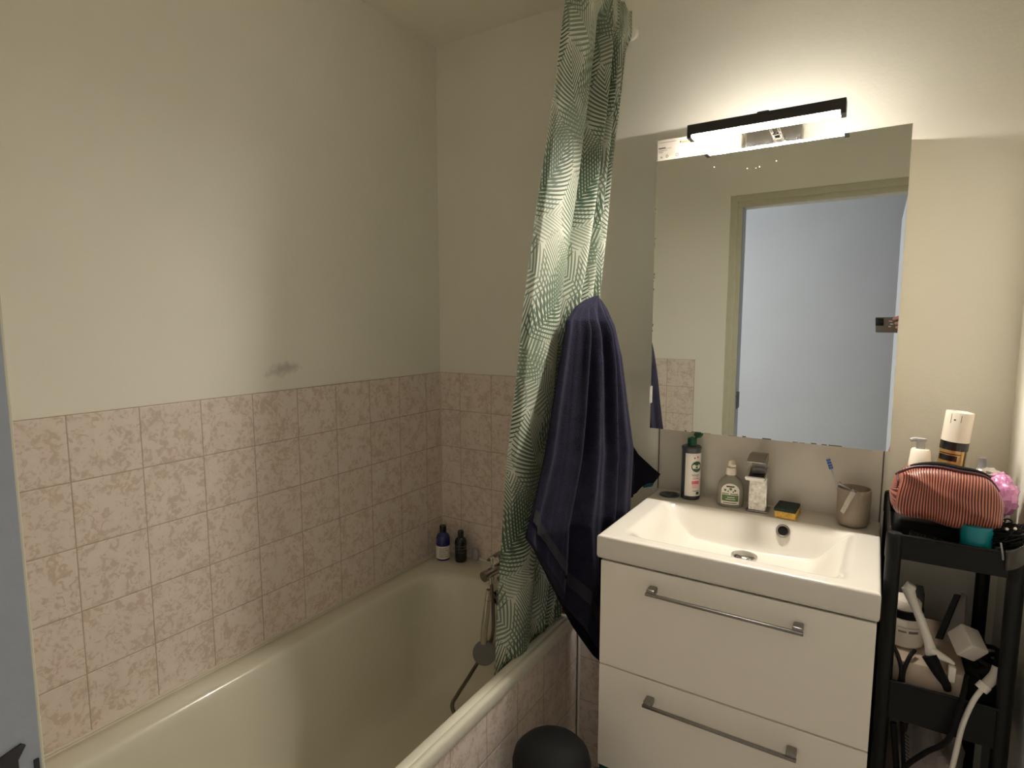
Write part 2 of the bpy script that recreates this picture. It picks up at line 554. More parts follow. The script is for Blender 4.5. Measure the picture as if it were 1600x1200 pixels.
def text(body, size, loc, xdir, ydir, mat, parent, name='lettering', align='LEFT', ext=0.0002):
    cu = bpy.data.curves.new(name, 'FONT')
    cu.body = body
    cu.size = size
    cu.extrude = ext
    cu.align_x = align
    tmp = bpy.data.objects.new('tmp', cu)
    me = bpy.data.meshes.new_from_object(tmp)
    bpy.data.objects.remove(tmp)
    bpy.data.curves.remove(cu)
    xd, yd = Vector(xdir).normalized(), Vector(ydir).normalized()
    zd = xd.cross(yd)
    off = wloc(parent) if parent else Vector((0, 0, 0))
    for v in me.vertices:
        c = v.co.copy()
        v.co = Vector(loc) + xd * c.x + yd * c.y + zd * c.z - off
    me.materials.clear()
    me.materials.append(MT[mat])
    o = bpy.data.objects.new(name, me)
    S.collection.objects.link(o)
    if parent: o.parent = parent
    return o

def struct(g, name, mat, **kw):
    return tag(g.done(name, mat, **kw), kind='structure')

# ------------------------------------------------------------------ room shell
XR, YN, ZC = 1.7554, -1.598, 2.485
ZT = 1.2525
struct(G().box((-0.12, YN - 0.1, -0.05), (XR + 0.1, 0.1, 0.0)), 'floor', 'floor', smooth=False)
struct(G().box((-0.12, YN - 0.1, ZC), (XR + 0.1, 0.1, ZC + 0.08)), 'ceiling', 'ceil', smooth=False)
struct(G().box((-0.1, YN - 0.1, 0), (-0.006, 0.1, ZC)), 'wall_left', 'wall', smooth=False)
struct(G().box((-0.006, 0.006, 0), (XR, 0.1, ZC)), 'wall_back', 'wallb', smooth=False)
struct(G().box((XR, YN - 0.1, 0), (XR + 0.1, 0.1, ZC)), 'wall_right', 'wallb', smooth=False)
DX0, DX1, DZ = 0.864, 1.533, 2.023
g = G().box((-0.006, YN - 0.10, 0), (0.806, YN, ZC)).box((1.615, YN - 0.10, 0), (XR, YN, ZC)).box((0.806, YN - 0.10, 2.082), (1.615, YN, ZC))
struct(g, 'wall_front', 'wallb', smooth=False)
# tiled dados
def tile_slab(name, a, b, mat):
    t = thing(name, ((a[0] + b[0]) / 2, (a[1] + b[1]) / 2, a[2]), None, None)
    t['kind'] = 'structure'
    G().box(a, b, 0.0012, 1).done('tile_face', mat, t, smooth=False)
    return t
ts = tag(G().box((-0.006, YN, 0.0), (0.0, 0.0, ZT), 0.001, 1).done('trim_1', 'tile_left', smooth=False), kind='structure')
ts = tag(G().box((0.0, 0.0, 0.0), (0.702, 0.006, ZT), 0.001, 1).done('trim_2', 'tile_back', smooth=False), kind='structure')
ts = tag(G().box((0.0, YN, 0.0), (0.6566, YN + 0.006, ZT), 0.001, 1).done('trim_3', 'tile_near', smooth=False), kind='structure')
# grout bead in the corner and along the bath
tag(G().tube([(0.001, -0.001, 0.52), (0.001, -0.001, ZT)], 0.0022, 8, smooth=False).done('trim_4', 'caulk'), kind='structure')
g = G().tube([(0.002, YN + 0.01, 0.5215), (0.002, -0.004, 0.5215)], 0.0038, 8, smooth=False).tube([(0.002, -0.002, 0.5215), (0.695, -0.002, 0.5215)], 0.0038, 8, smooth=False)
tag(g.done('trim_5', 'caulk'), kind='structure')
# door frame (room side moulding with a rebate)
g = G()
g.box((0.806, YN - 0.10, 0), (0.840, YN - 0.010, 2.082), 0.002, 2)
g.box((0.8385, YN - 0.098, 0), (0.864, YN - 0.020, 2.050), 0.002, 2)
g.box((1.558, YN - 0.098, 0), (1.5825, YN - 0.020, 2.050), 0.002, 2)
g.box((1.581, YN - 0.10, 0), (1.615, YN - 0.006, 2.082), 0.002, 2)
g.box((0.838, YN - 0.0995, 2.048), (1.583, YN - 0.006, 2.082), 0.002, 2)
g.box((0.8395, YN - 0.097, 2.023), (1.5815, YN - 0.016, 2.0485), 0.002, 2)
df = tag(g.done('door_1', 'frame', smooth=True), kind='structure')
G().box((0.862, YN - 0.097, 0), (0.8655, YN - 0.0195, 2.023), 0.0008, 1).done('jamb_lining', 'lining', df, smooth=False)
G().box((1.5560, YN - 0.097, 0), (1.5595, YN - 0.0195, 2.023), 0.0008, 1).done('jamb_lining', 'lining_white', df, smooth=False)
# black strike plate in the left jamb
g = G().poly([(0.8660, -1.700, 1.085), (0.8660, -1.650, 1.088), (0.8660, -1.631, 1.093), (0.8660, -1.628, 1.090), (0.8660, -1.634, 1.080), (0.8660, -1.634, 1.0), (0.8660, -1.700, 1.0)], (0.002, 0, 0))
g.box((0.8645, -1.6235, 1.060), (0.867, -1.6195, 1.072), 0.0005, 1)
g.done('strike_plate', 'black_metal', df, smooth=False)
# white door leaf standing open into the hallway, seen edge-on in the mirror
dl = tag(G().box((1.549, -2.42, 0.008), (1.588, -1.712, 2.018), 0.002, 1).done('door_2', 'lining_white', smooth=False), kind='structure')
# hallway seen in the mirror
HY = -2.95
struct(G().box((-0.7, HY, -0.05), (3.2, YN - 0.1, 0.0)), 'floor_hall', 'floor', smooth=False)
struct(G().box((-0.7, HY, 2.5), (3.2, YN - 0.1, 2.58)), 'ceiling_hall', 'hall', smooth=False)
struct(G().box((-0.7, HY - 0.1, 0), (3.2, HY, 2.5)), 'wall_hall_far', 'hall', smooth=False)
struct(G().box((-0.7, YN - 0.108, 0), (0.838, YN - 0.10, 2.5)).box((1.583, YN - 0.108, 0), (3.2, YN - 0.10, 2.5)).box((0.838, YN - 0.108, 2.05), (1.583, YN - 0.10, 2.5)), 'wall_hall_near', 'hall', smooth=False)
struct(G().box((3.2, HY, 0), (3.3, YN - 0.1, 2.5)), 'wall_hall_right', 'hall', smooth=False)
struct(G().box((-0.8, HY, 0), (-0.7, YN - 0.1, 0.95)).box((-0.8, HY, 2.15), (-0.7, YN - 0.1, 2.5)).box((-0.8, HY, 0.95), (-0.7, -2.65, 2.15)).box((-0.8, -1.85, 0.95), (-0.7, YN - 0.1, 2.15)), 'wall_hall_left', 'hall', smooth=False)

# ------------------------------------------------------------------ bathtub
def rrect(x0, x1, y0, y1, r, n=10):
    pts = []
    for cx, cy, a0 in ((x1 - r, y1 - r, 0), (x0 + r, y1 - r, 90), (x0 + r, y0 + r, 180), (x1 - r, y0 + r, 270)):
        for k in range(n + 1):
            a = math.radians(a0 + 90 * k / n)
            pts.append((cx + r * math.cos(a), cy + r * math.sin(a)))
    # edges subdivided evenly for smooth shading
    out = []
    for i, p in enumerate(pts):
        q = pts[(i + 1) % len(pts)]
        out.append(p)
        L = math.hypot(q[0] - p[0], q[1] - p[1])
        if (i + 1) % (n + 1) == 0:
            for k in range(1, 12):
                out.append((p[0] + (q[0] - p[0]) * k / 12, p[1] + (q[1] - p[1]) * k / 12))
    return out
bath = thing('bathtub', (0.35, -0.8, 0.0), 'cream enamel bathtub set along the tiled left wall', 'bathtub')
loops = [  # x0 x1 y0 y1 r z
    (0.004, 0.694, YN + 0.004, -0.004, 0.004, 0.484),
    (0.002, 0.700, YN + 0.002, -0.002, 0.004, 0.484),
    (0.002, 0.702, YN + 0.002, -0.002, 0.005, 0.490),
    (0.002, 0.702, YN + 0.002, -0.002, 0.005, 0.512),
    (0.003, 0.700, YN + 0.003, -0.003, 0.006, 0.5175),
    (0.005, 0.696, YN + 0.005, -0.005, 0.008, 0.520),
    (0.010, 0.6865, YN + 0.010, -0.008, 0.010, 0.5205),
    (0.012, 0.6845, YN + 0.012, -0.010, 0.012, 0.5185),
    (0.014, 0.6825, YN + 0.014, -0.012, 0.014, 0.5205),
    (0.045, 0.674, YN + 0.060, -0.100, 0.07, 0.5210),
    (0.078, 0.664, YN + 0.085, -0.150, 0.13, 0.5205),
    (0.086, 0.659, YN + 0.092, -0.158, 0.14, 0.517),
    (0.092, 0.654, YN + 0.098, -0.164, 0.145, 0.508),
    (0.097, 0.650, YN + 0.105, -0.168, 0.15, 0.490),
    (0.105, 0.643, YN + 0.135, -0.176, 0.15, 0.420),
    (0.117, 0.632, YN + 0.185, -0.190, 0.15, 0.330),
    (0.130, 0.620, YN + 0.240, -0.206, 0.15, 0.240),
    (0.142, 0.608, YN + 0.285, -0.222, 0.15, 0.175),
    (0.160, 0.590, YN + 0.325, -0.245, 0.15, 0.142),
    (0.190, 0.560, YN + 0.370, -0.280, 0.14, 0.125),
    (0.240, 0.510, YN + 0.430, -0.340, 0.12, 0.118),
    (0.330, 0.420, YN + 0.600, -0.520, 0.04, 0.116)]
bm = bmesh.new()
rings = []
for (x0, x1, y0, y1, r, z) in loops:
    rings.append([bm.verts.new((x, y, z)) for x, y in rrect(x0, x1, y0, y1, r)])
for A, B in zip(rings, rings[1:]):
    n = len(A)
    for k in range(n):
        bm.faces.new((A[k], A[(k + 1) % n], B[(k + 1) % n], B[k]))
bm.faces.new(rings[-1])
g = G(); g.bm.free(); g.bm = bm
g.done('basin', 'enamel', bath, autosm=60)
ap = G().box((0.690, YN + 0.002, 0.0), (0.696, -0.165, 0.484), 0.001, 1).done('apron', 'tile_apron', bath, smooth=False)
ap['label'] = 'pink beige tiled side panel'
g = G()
R0 = RX(PI / 2 + 0.16)
g.lathe([(0.028, 0), (0.030, 0.003), (0.029, 0.007), (0.020, 0.010), (0.018, 0.024), (0.0, 0.025)], (0.400, -0.172, 0.488), 32, rot=R0)
g.done('overflow_knob', 'chrome_dull', bath)
# tiled pipe boxing in the corner between the bath and the vanity
g = G().box((0.7025, -0.165, 0.0), (0.80, -0.001, 0.484), 0.001, 1)
bx = tag(g.done('trim_6', 'tile_back', smooth=False), kind='structure')
g = G().tube([(0.704, -0.170, 0.0), (0.704, -0.170, 0.484)], 0.0042, 10, smooth=False)
tag(g.done('trim_7', 'white_plastic'), kind='structure')

# ------------------------------------------------------------------ bath mixer with hand shower
mx = thing('bath_mixer', (0.368, -0.105, 0.520), 'chrome bath mixer tap standing on the far rim of the bathtub', 'tap')
g = G().lathe([(0.024, 0.0), (0.024, 0.006), (0.017, 0.012), (0.0165, 0.075), (0.019, 0.082), (0.019, 0.094), (0.014, 0.100), (0.0, 0.101)], (0.368, -0.105, 0.520), 32)
g.done('column', 'chrome_dull', mx)
g = G().tube([(0.368, -0.095, 0.573), (0.362, -0.150, 0.572), (0.352, -0.200, 0.565)], lambda t: 0.017 - 0.001 * t, 24)
g.tube([(0.3535, -0.194, 0.5655), (0.3505, -0.208, 0.5635)], 0.0185, 24, smooth=False)
g.done('spout', 'chrome_dull', mx)
g = G().tube([(0.368, -0.100, 0.622), (0.352, -0.135, 0.617), (0.338, -0.165, 0.606)], lambda t: 0.010 - 0.005 * t, 16)
g.done('lever', 'chrome_dull', mx)
g = G().lathe([(0.006, 0), (0.006, 0.018), (0.0095, 0.020), (0.0095, 0.036), (0.006, 0.039), (0, 0.039)], (0.360, -0.165, 0.585), 20)
g.done('diverter_knob', 'chrome', mx)
g = G().lathe([(0.009, -0.030), (0.010, -0.005), (0.010, 0.0)], (0.359, -0.172, 0.556), 20)
g.done('hose_nut', 'chrome', mx)
sh = thing('hand_shower', (0.375, -0.235, 0.30), 'chrome hand shower hanging head down inside the bathtub below the mixer tap', 'shower head')
g = G().tube([(0.359, -0.172, 0.530), (0.380, -0.195, 0.490), (0.3965, -0.215, 0.44), (0.402, -0.224, 0.395), (0.390, -0.220, 0.345), (0.356, -0.212, 0.285), (0.340, -0.240, 0.250), (0.343, -0.300, 0.228), (0.342, -0.350, 0.205), (0.346, -0.385, 0.190), (0.372, -0.400, 0.172), (0.43, -0.41, 0.150), (0.47, -0.44, 0.128)], 0.0065, 12)
g.done('hose', 'hose', sh)
g = G().tube([(0.391, -0.236, 0.540), (0.388, -0.2375, 0.50), (0.386, -0.2395, 0.47), (0.378, -0.242, 0.40), (0.374, -0.243, 0.345)], lambda t: 0.0075 + 0.0045 * min(1, t * 1.8), 20)
g.tube([(0.3885, -0.2375, 0.503), (0.3875, -0.238, 0.497)], 0.0105, 20, smooth=False)
g.done('handle', 'chrome', sh)
d = (CAM - Vector((0.385, -0.25, 0.315))).normalized()
ax = Vector((0.45, -0.80, 0.38)).normalized()
q = ax.to_track_quat('Z', 'Y').to_matrix()
g = G().lathe([(0.012, -0.020), (0.036, -0.010), (0.041, -0.003), (0.041, 0.002), (0.038, 0.005), (0.0, 0.006)], (0.380, -0.246, 0.312), 40, rot=q)
g.done('shower_head', 'grey_plastic', sh)

# ------------------------------------------------------------------ bottles in the far bath corner
def bottle_profile(R, H, rn, hn):
    return [(0, 0.001), (R * 0.92, 0.0), (R, 0.006), (R, H - R * 0.9), (R * 0.95, H - R * 0.6), (R * 0.75, H - R * 0.25), (rn, H), (rn, H + hn)]
b1 = thing('shampoo_bottle', (0.066, -0.078, 0.5215), 'cobalt blue bottle with pale label and black cap in the bath corner', 'bottle')
G().lathe(bottle_profile(0.0275, 0.108, 0.011, 0.006), (0.066, -0.078, 0.5215), 36).done('body', 'blue_bottle', b1)
G().lathe([(0.0135, 0), (0.0135, 0.022), (0.0125, 0.025), (0, 0.025)], (0.066, -0.078, 0.632), 28).done('cap', 'black_bottle', b1)
aC = math.atan2(CAM.y + 0.07, CAM.x - 0.084)
G().patch((0.066, -0.078, 0), 0.0275, aC - 1.45, aC + 1.25, 0.529, 0.580).done('label', 'paper', b1, recalc=False)
g = G()
for k in range(5):
    g.patch((0.066, -0.078, 0), 0.0279, aC - 0.6, aC + 0.6 - 0.12 * (k % 3), 0.538 + k * 0.008, 0.5405 + k * 0.008, th=0.0008)
g.done('label_print', 'ink_soft', b1, recalc=False)
b2 = thing('shower_gel_bottle', (0.138, -0.058, 0.5215), 'small black bottle with a dark printed label right of the cobalt blue bottle', 'bottle')
G().lathe(bottle_profile(0.0235, 0.098, 0.010, 0.005), (0.138, -0.058, 0.5215), 36).done('body', 'black_bottle', b2)
G().lathe([(0.0115, 0), (0.0115, 0.020), (0.0105, 0.022), (0, 0.022)], (0.138, -0.058, 0.622), 28).done('cap', 'black_bottle', b2)
g = G().patch((0.138, -0.058, 0), 0.0235, aC - 1.0, aC + 1.0, 0.585, 0.5885).patch((0.138, -0.058, 0), 0.0235, aC - 1.1, aC + 1.1, 0.573, 0.5765).patch((0.138, -0.058, 0), 0.0235, aC - 0.6, aC + 0.6, 0.560, 0.562)
g.done('label_print', 'dark_bottle', b2, recalc=False)
g = G().lathe([(0.0, 0.0), (0.014, 0.0), (0.017, 0.006), (0.016, 0.028), (0.012, 0.045), (0.0, 0.046)], (0.180, -0.022, 0.5215), 24, sy=0.6)
tag(g.done('soap_bar', 'clearp'), 'small clear plastic holder standing behind the small black bottle', 'holder')
g = G().box((0.648, -0.215, 0.5215), (0.694, -0.10, 0.590), 0.010, 3)
tag(g.done('storage_box', 'red'), 'red plastic tub on the bath rim behind the hanging towel', 'tub')

# ------------------------------------------------------------------ shower rail and curtain
rail = thing('curtain_rail', (0.765, 0.0, 2.34), 'white shower curtain rail fixed high on the back wall', 'rail')
G().tube([(0.768, -0.001, 2.335), (0.768, YN + 0.001, 2.335)], 0.011, 20, smooth=False).done('rod', 'white_plastic', rail)
g = G().lathe([(0.022, 0), (0.022, 0.004), (0.017, 0.010), (0.0, 0.012)], (0.774, 0.005, 2.335), 28, rot=RX(PI / 2))
g.done('wall_flange', 'wallb', rail)
cur = thing('shower_curtain', (0.70, -0.3, 0.42), 'off white shower curtain with green palm leaf print bunched by the back wall', 'curtain')
yL = [(0.40, -0.548), (0.52, -0.546), (0.77, -0.544), (0.95, -0.539), (1.09, -0.537), (1.23, -0.528), (1.36, -0.517), (1.51, -0.501), (1.78, -0.461), (2.06, -0.418), (2.27, -0.394), (2.40, -0.385)]
yR = [(0.40, -0.19), (0.52, -0.19), (0.83, -0.16), (1.2, -0.10), (1.52, -0.079), (1.78, -0.052), (1.94, -0.042), (2.05, -0.032), (2.19, -0.020), (2.33, -0.014), (2.40, -0.016)]
sec = [(0.0, -0.020), (0.03, -0.002), (0.12, 0.016), (0.26, 0.022), (0.38, 0.010), (0.44, -0.022), (0.475, -0.030), (0.52, 0.004), (0.56, 0.027), (0.60, 0.012), (0.635, -0.026), (0.67, -0.010), (0.71, 0.026), (0.75, 0.010), (0.785, -0.026), (0.82, -0.004), (0.86, 0.022), (0.90, -0.010), (0.93, -0.026), (0.97, -0.004), (1.0, 0.0)]
NC = 220
ucum = [0.0]
for i in range(1, NC):
    a, b = (i - 1) / (NC - 1), i / (NC - 1)
    ucum.append(ucum[-1] + math.hypot((b - a) * 0.42, (cspline(sec, b) - cspline(sec, a)) * 1.35))
def cur_pt(s, t):
    z = 2.395 - t * (2.395 - 0.43)
    a, b = interp(yL, z), interp(yR, z)
    sw = s + 0.010 * math.sin(5.0 * z + 9 * s) * math.sin(PI * s)
    y = a + (b - a) * sw
    amp = 1.0 + 0.30 * math.sin(2.1 * z + 6 * s) - 0.35 * sstep(2.2, 2.37, z)
    off = cspline(sec, max(0, min(1, s))) * amp
    off += 0.006 * noise.noise(Vector((s * 5, z * 3.0, 1.7)))
    x = 0.765 - 0.115 * (2.36 - z) / 1.84 + off
    if z > 2.28: x = max(x, x + (0.766 + 0.0145 - x) * sstep(2.28, 2.325, z) * (1 if x < 0.7805 else 0))
    if z > 2.34: z -= 0.012 * abs(math.sin(s * 19)) * sstep(2.34, 2.395, z)
    x = min(x, 0.90)
    if z < 0.56: x = min(x, 0.636 + 0.16 * sstep(0.50, 0.56, z))
    return (x, min(y, -0.010), z)
g = G().grid(cur_pt, NC, 150, uvfn=lambda s, t: (ucum[min(NC - 1, int(round(s * (NC - 1))))], 2.0 - t * 1.965))
g.done('cloth', 'palm', cur, recalc=False, autosm=180)
g = G().grid(lambda s, t: (0.628 - 0.0 * s, -0.538 - 0.014 * (1 - s) * t, 0.75 - t * 0.33), 4, 20)
g.done('hem_liner', 'clear_film', cur, recalc=False)

# ------------------------------------------------------------------ towel hanging on a wall arm
g = G().tube([(0.750, -0.004, 1.28), (0.762, -0.06, 1.30), (0.775, -0.15, 1.38), (0.775, -0.215, 1.485)], 0.005, 12)
g.lathe([(0.018, 0), (0.018, 0.004), (0.0, 0.006)], (0.750, -0.001, 1.28), 24, rot=RX(PI / 2))
tag(g.done('towel_hook', 'chrome_dull'), 'curved metal hook on the back wall hidden under the navy towel', 'hook')
TL = [(0.30, 0.76, -0.141), (0.348, 0.76, -0.141), (0.549, 0.76, -0.313), (0.72, 0.76, -0.438), (0.818, 0.76, -0.529), (0.922, 0.76, -0.611), (1.007, 0.76, -0.564), (1.105, 0.76, -0.516), (1.224, 0.76, -0.476), (1.356, 0.76, -0.431), (1.457, 0.76, -0.396), (1.493, 0.76, -0.345), (1.515, 0.764, -0.290), (1.528, 0.772, -0.235)]
TR = [(0.30, 0.850, -0.18), (0.70, 0.872, -0.20), (0.92, 0.885, -0.215), (1.09, 0.892, -0.22), (1.20, 0.874, -0.22), (1.35, 0.851, -0.22), (1.44, 0.827, -0.22), (1.49, 0.803, -0.22), (1.515, 0.786, -0.222), (1.528, 0.775, -0.228)]
def tabL(z): return interp([(a, b) for a, b, c in TL], z), interp([(a, c) for a, b, c in TL], z)
def tabR(z): return interp([(a, b) for a, b, c in TR], z), interp([(a, c) for a, b, c in TR], z)
def tw_front(s, z, back=False):
    lx, ly = tabL(z)
    rx, ry = tabR(z)
    dx, dy = rx - lx, ry - ly
    L = math.hypot(dx, dy) + 1e-6
    nx, ny = -dy / L, dx / L
    if nx < 0: nx, ny = -nx, -ny
    w = sstep(1.528, 1.40, z)
    bulge = 0.030 * math.sin(PI * s) * (0.3 + 0.7 * w)
    if back:
        off = -0.030 * math.sin(PI * s) * (0.3 + 0.7 * w)
    else:
        spread = 0.35 + 0.65 * sstep(1.5, 0.9, z)
        sw = s + 0.02 * math.sin(3.1 * z + 1.0)
        f = 0.55 * math.sin(2 * PI * 4.5 * sw + 0.6 + 1.5 * (1.5 - z)) + 0.35 * math.sin(2 * PI * 7.3 * sw + 2.0 - 0.8 * z) + 0.25 * math.sin(2 * PI * 2.1 * sw + 2.2 * z) + 0.22 * abs(math.sin(PI * 10.5 * sw + 1.1 * z)) + 0.5 * noise.noise(Vector((s * 4, z * 3.2, 4.0)))
        env = math.sin(PI * min(1, max(0, s))) ** 0.5 if 0 < s < 1 else 0
        off = bulge + 0.0225 * f * env * sstep(1.53, 1.42, z) * (0.7 + 0.5 * spread)
    return (lx + dx * s + nx * off, ly + dy * s + ny * off)
def hem(s):      # lowest z across the towel
    return 0.36 + 0.50 * (1 - sstep(0.0, 0.62, s)) ** 1.0 + 0.03 * math.sin(9 * s)
# closed cross-sections; left side pinches where the diagonal hem rises
def zbot(s):
    tab = [(0.0, 0.922), (0.12, 0.865), (0.30, 0.74), (0.5, 0.60), (0.72, 0.47), (0.9, 0.39), (1.0, 0.37)]
    return interp(tab, s)
def towel_sheet(s, t, back):
    zb = zbot(s)
    z = 1.528 - (1.528 - zb) * t
    # keep the widest span below the left corner so the hem runs diagonally
    zz = max(z, 0.922)
    if z < 0.922:
        rx0, ry0 = tabR(0.922); rx1, ry1 = tabR(z)
        X, Y = tw_front(s, 0.922, back)
        Z1 = (0.93 - z)
        return (X + (rx1 - rx0) * s + 0.05 * (0.922 - z) * math.sin(14 * s + 9 * z) * (0 if back else 1), Y + (ry1 - ry0) * s, z)
    X, Y = tw_front(s, zz, back)
    return (X, Y, z)
def loopfn(u, t):
    if u < 0.6:
        return towel_sheet(u / 0.6, t, False)
    return towel_sheet(1 - (u - 0.6) / 0.4, t, True)
tw = thing('bath_towel', (0.81, -0.3, 0.36), 'large navy blue terry bath towel hanging between curtain and vanity', 'towel')
g = G().grid(loopfn, 200, 150, closeu=True)
bmesh.ops.holes_fill(g.bm, edges=[e for e in g.bm.edges if len(e.link_faces) == 1], sides=0)
g.done('cloth', 'towel', tw, autosm=180)
g = G().grid(lambda s, t: tuple(Vector(towel_sheet(0.01 + 0.97 * s, 0.885 + 0.045 * t, False)) + Vector((0.0030, -0.0016, 0))), 160, 8)
g.done('woven_band', 'towel_band', tw, recalc=False, autosm=180)
# second towel and washcloth hanging behind
def flap(s, t):
    # gathered end at the left, flared corner pointing right
    a = Vector((0.806, -0.085, 1.105)).lerp(Vector((0.826, -0.085, 0.895)), s)
    m = Vector((0.852, -0.070, 1.034)).lerp(Vector((0.852, -0.070, 0.915)), s)
    b = Vector((0.921, -0.058, 0.979)).lerp(Vector((0.902, -0.058, 0.950)), s)
    p = a.lerp(m, t * 2) if t < 0.5 else m.lerp(b, (t - 0.5) * 2)
    if s > 0.5 and t > 0.45: p.z += 0.020 * math.sin(PI * (t - 0.45) / 0.55) * (s - 0.5)
    p.y += 0.010 * math.sin(6 * s + 3 * t) * (1 - t)
    return p
t2 = thing('hand_towel', (0.84, -0.08, 0.88), 'dark navy towel with a flared corner pointing at the basin', 'towel')
G().grid(flap, 24, 24).done('cloth', 'towel_dark', t2, recalc=False, solid=0.006)
G().tube([(0.775, -0.11, 1.32), (0.790, -0.10, 1.20), (0.812, -0.09, 1.08), (0.826, -0.085, 0.97), (0.832, -0.085, 0.90)], lambda t: 0.012 + 0.012 * math.sin(PI * t), 14).done('gathered_cloth', 'towel_dark', t2)
def flap2(s, t):
    a = Vector((0.842, -0.050, 0.962)).lerp(Vector((0.866, -0.050, 0.926)), s)
    b = Vector((0.904, -0.045, 0.966)).lerp(Vector((0.893, -0.045, 0.934)), s)
    return a.lerp(b, t)
tag(G().grid(flap2, 10, 10).done('washcloth', 'towel_teal', recalc=False, solid=0.005), 'teal washcloth peeping out under the dark navy towel corner', 'cloth')

# ------------------------------------------------------------------ vanity
VX0, VX1, VY, VZ = 0.8952, 1.5053, -0.4787, 0.9148
van = thing('vanity_cabinet', (1.2, -0.24, 0.0), 'white two drawer vanity cabinet under the basin', 'cabinet')
G().box((0.907, -0.458, 0.29), (1.500, -0.001, 0.795), 0.001, 1).box((0.907, -0.458, 0.79), (0.923, -0.001, 0.8525)).box((1.484, -0.458, 0.79), (1.500, -0.001, 0.8525)).done('body', 'lacquer', van, smooth=False)
for i, (z0, z1) in enumerate(((0.5745, 0.850), (0.290, 0.5705))):
    dr = G().box((0.906, -0.4775, z0), (1.501, -0.4585, z1), 0.0012, 2).done('drawer', 'lacquer', van, smooth=False)
    zh = (0.8065, 0.521)[i]
    g = G().box((1.033, -0.509, zh - 0.0060), (1.374, -0.501, zh + 0.0010), 0.0012, 2)
    g.box((1.0345, -0.506, zh - 0.0058), (1.055, -0.477, zh + 0.0095), 0.003, 2)
    g.box((1.352, -0.506, zh - 0.0058), (1.3725, -0.477, zh + 0.0095), 0.003, 2)
    g.done('handle', 'steel', dr)
for fx_ in (0.93, 1.45):
    for fy_ in (-0.44, -0.05):
        G().box((fx_, fy_, 0.0), (fx_ + 0.03, fy_ + 0.03, 0.29), 0.002, 1).done('foot', 'steel', van, smooth=False)

bas = thing('washbasin', (1.2, -0.24, 0.852), 'white ceramic washbasin with rectangular bowl on the vanity cabinet', 'washbasin')
def bowl(x, y):
    fx = sstep(0.950, 1.050, x) * sstep(1.452, 1.368, x)
    fy = sstep(-0.102, -0.142, y) * sstep(-0.444, -0.385, y)
    d = 0.084 * (sstep(0.945, 1.055, x) * sstep(1.455, 1.350, x)) * fy
    dd = math.hypot((x - 1.198) / 0.14, (y + 0.190) / 0.09)
    d += 0.013 * fx * fy * math.exp(-dd * dd)
    # rounded front corners of the bowl
    return d
def lin_n(a, b, n): return [a + (b - a) * i / (n - 1) for i in range(n)]
xs = sorted(set([VX0, VX0 + 0.0008, VX0 + 0.0022, VX0 + 0.004, VX0 + 0.007] + lin_n(0.91, 1.49, 150) + [VX1 - 0.007, VX1 - 0.004, VX1 - 0.0022, VX1 - 0.0008, VX1]))
ys = sorted(set([VY, VY + 0.0008, VY + 0.0022, VY + 0.004, VY + 0.007] + lin_n(-0.465, -0.15, 80) + lin_n(-0.148, -0.098, 36) + lin_n(-0.094, -0.002, 14)))
def edge_drop(x, y):
    r = 0.006
    d = min(x - VX0, VX1 - x, y - VY)
    if d >= r: return 0.0
    return r - math.sqrt(max(0.0, r * r - (r - d) ** 2))
bm = bmesh.new()
V = [[bm.verts.new((x, y, VZ - bowl(x, y) - edge_drop(x, y))) for x in xs] for y in ys]
for j in range(len(ys) - 1):
    for i in range(len(xs) - 1):
        bm.faces.new((V[j][i], V[j][i + 1], V[j + 1][i + 1], V[j + 1][i]))
ZB = 0.8535
peri = [V[0][i] for i in range(len(xs))] + [V[j][-1] for j in range(1, len(ys))] + [V[-1][i] for i in range(len(xs) - 2, -1, -1)] + [V[j][0] for j in range(len(ys) - 2, 0, -1)]
prev = peri
cxm, cym = (VX0 + VX1) / 2, (VY) / 2
for (ins, z) in ((0.0, ZB + 0.010), (0.002, ZB + 0.003), (0.006, ZB)):
    ring = []
    for v in peri:
        x, y = v.co.x, v.co.y
        nx = x + (ins if x < VX0 + 0.006 else (-ins if x > VX1 - 0.006 else 0))
        ny = y + (ins if y < VY + 0.006 else 0)
        ring.append(bm.verts.new((nx, ny, z)))
    n = len(ring)
    for k in range(n):
        bm.faces.new((prev[k], prev[(k + 1) % n], ring[(k + 1) % n], ring[k]))
    prev = ring
g = G(); g.bm.free(); g.bm = bm
g.done('bowl', 'ceramic', bas, autosm=50)
zd = VZ - bowl(1.198, -0.190)
g = G().lathe([(0.0, 0.008), (0.020, 0.009), (0.026, 0.007), (0.030, 0.003), (0.033, 0.0035), (0.034, 0.0), (0.033, -0.004)], (1.198, -0.186, zd + 0.003), 40)
g.done('drain', 'chrome', bas)
g = G()
R1 = RX(PI / 2 - 0.42)
c_ov = (1.2825, -0.1205, 0.8885)
g.lathe([(0.0105, 0.0005), (0.0125, 0.004), (0.0155, 0.005), (0.0175, 0.0025), (0.0180, -0.003)], c_ov, 36, rot=R1, cap=False)
ov = g.done('overflow_ring', 'chrome_dull', bas)
G().lathe([(0.0, 0.001), (0.011, 0.001)], c_ov, 24, rot=R1, cap=False).done('overflow_hole', 'black_soft', bas, recalc=False)
# silicone bead at the wall
G().tube([(0.900, -0.003, VZ + 0.001), (1.502, -0.003, VZ + 0.001)], 0.003, 8, smooth=False).done('silicone_bead', 'caulk', bas)

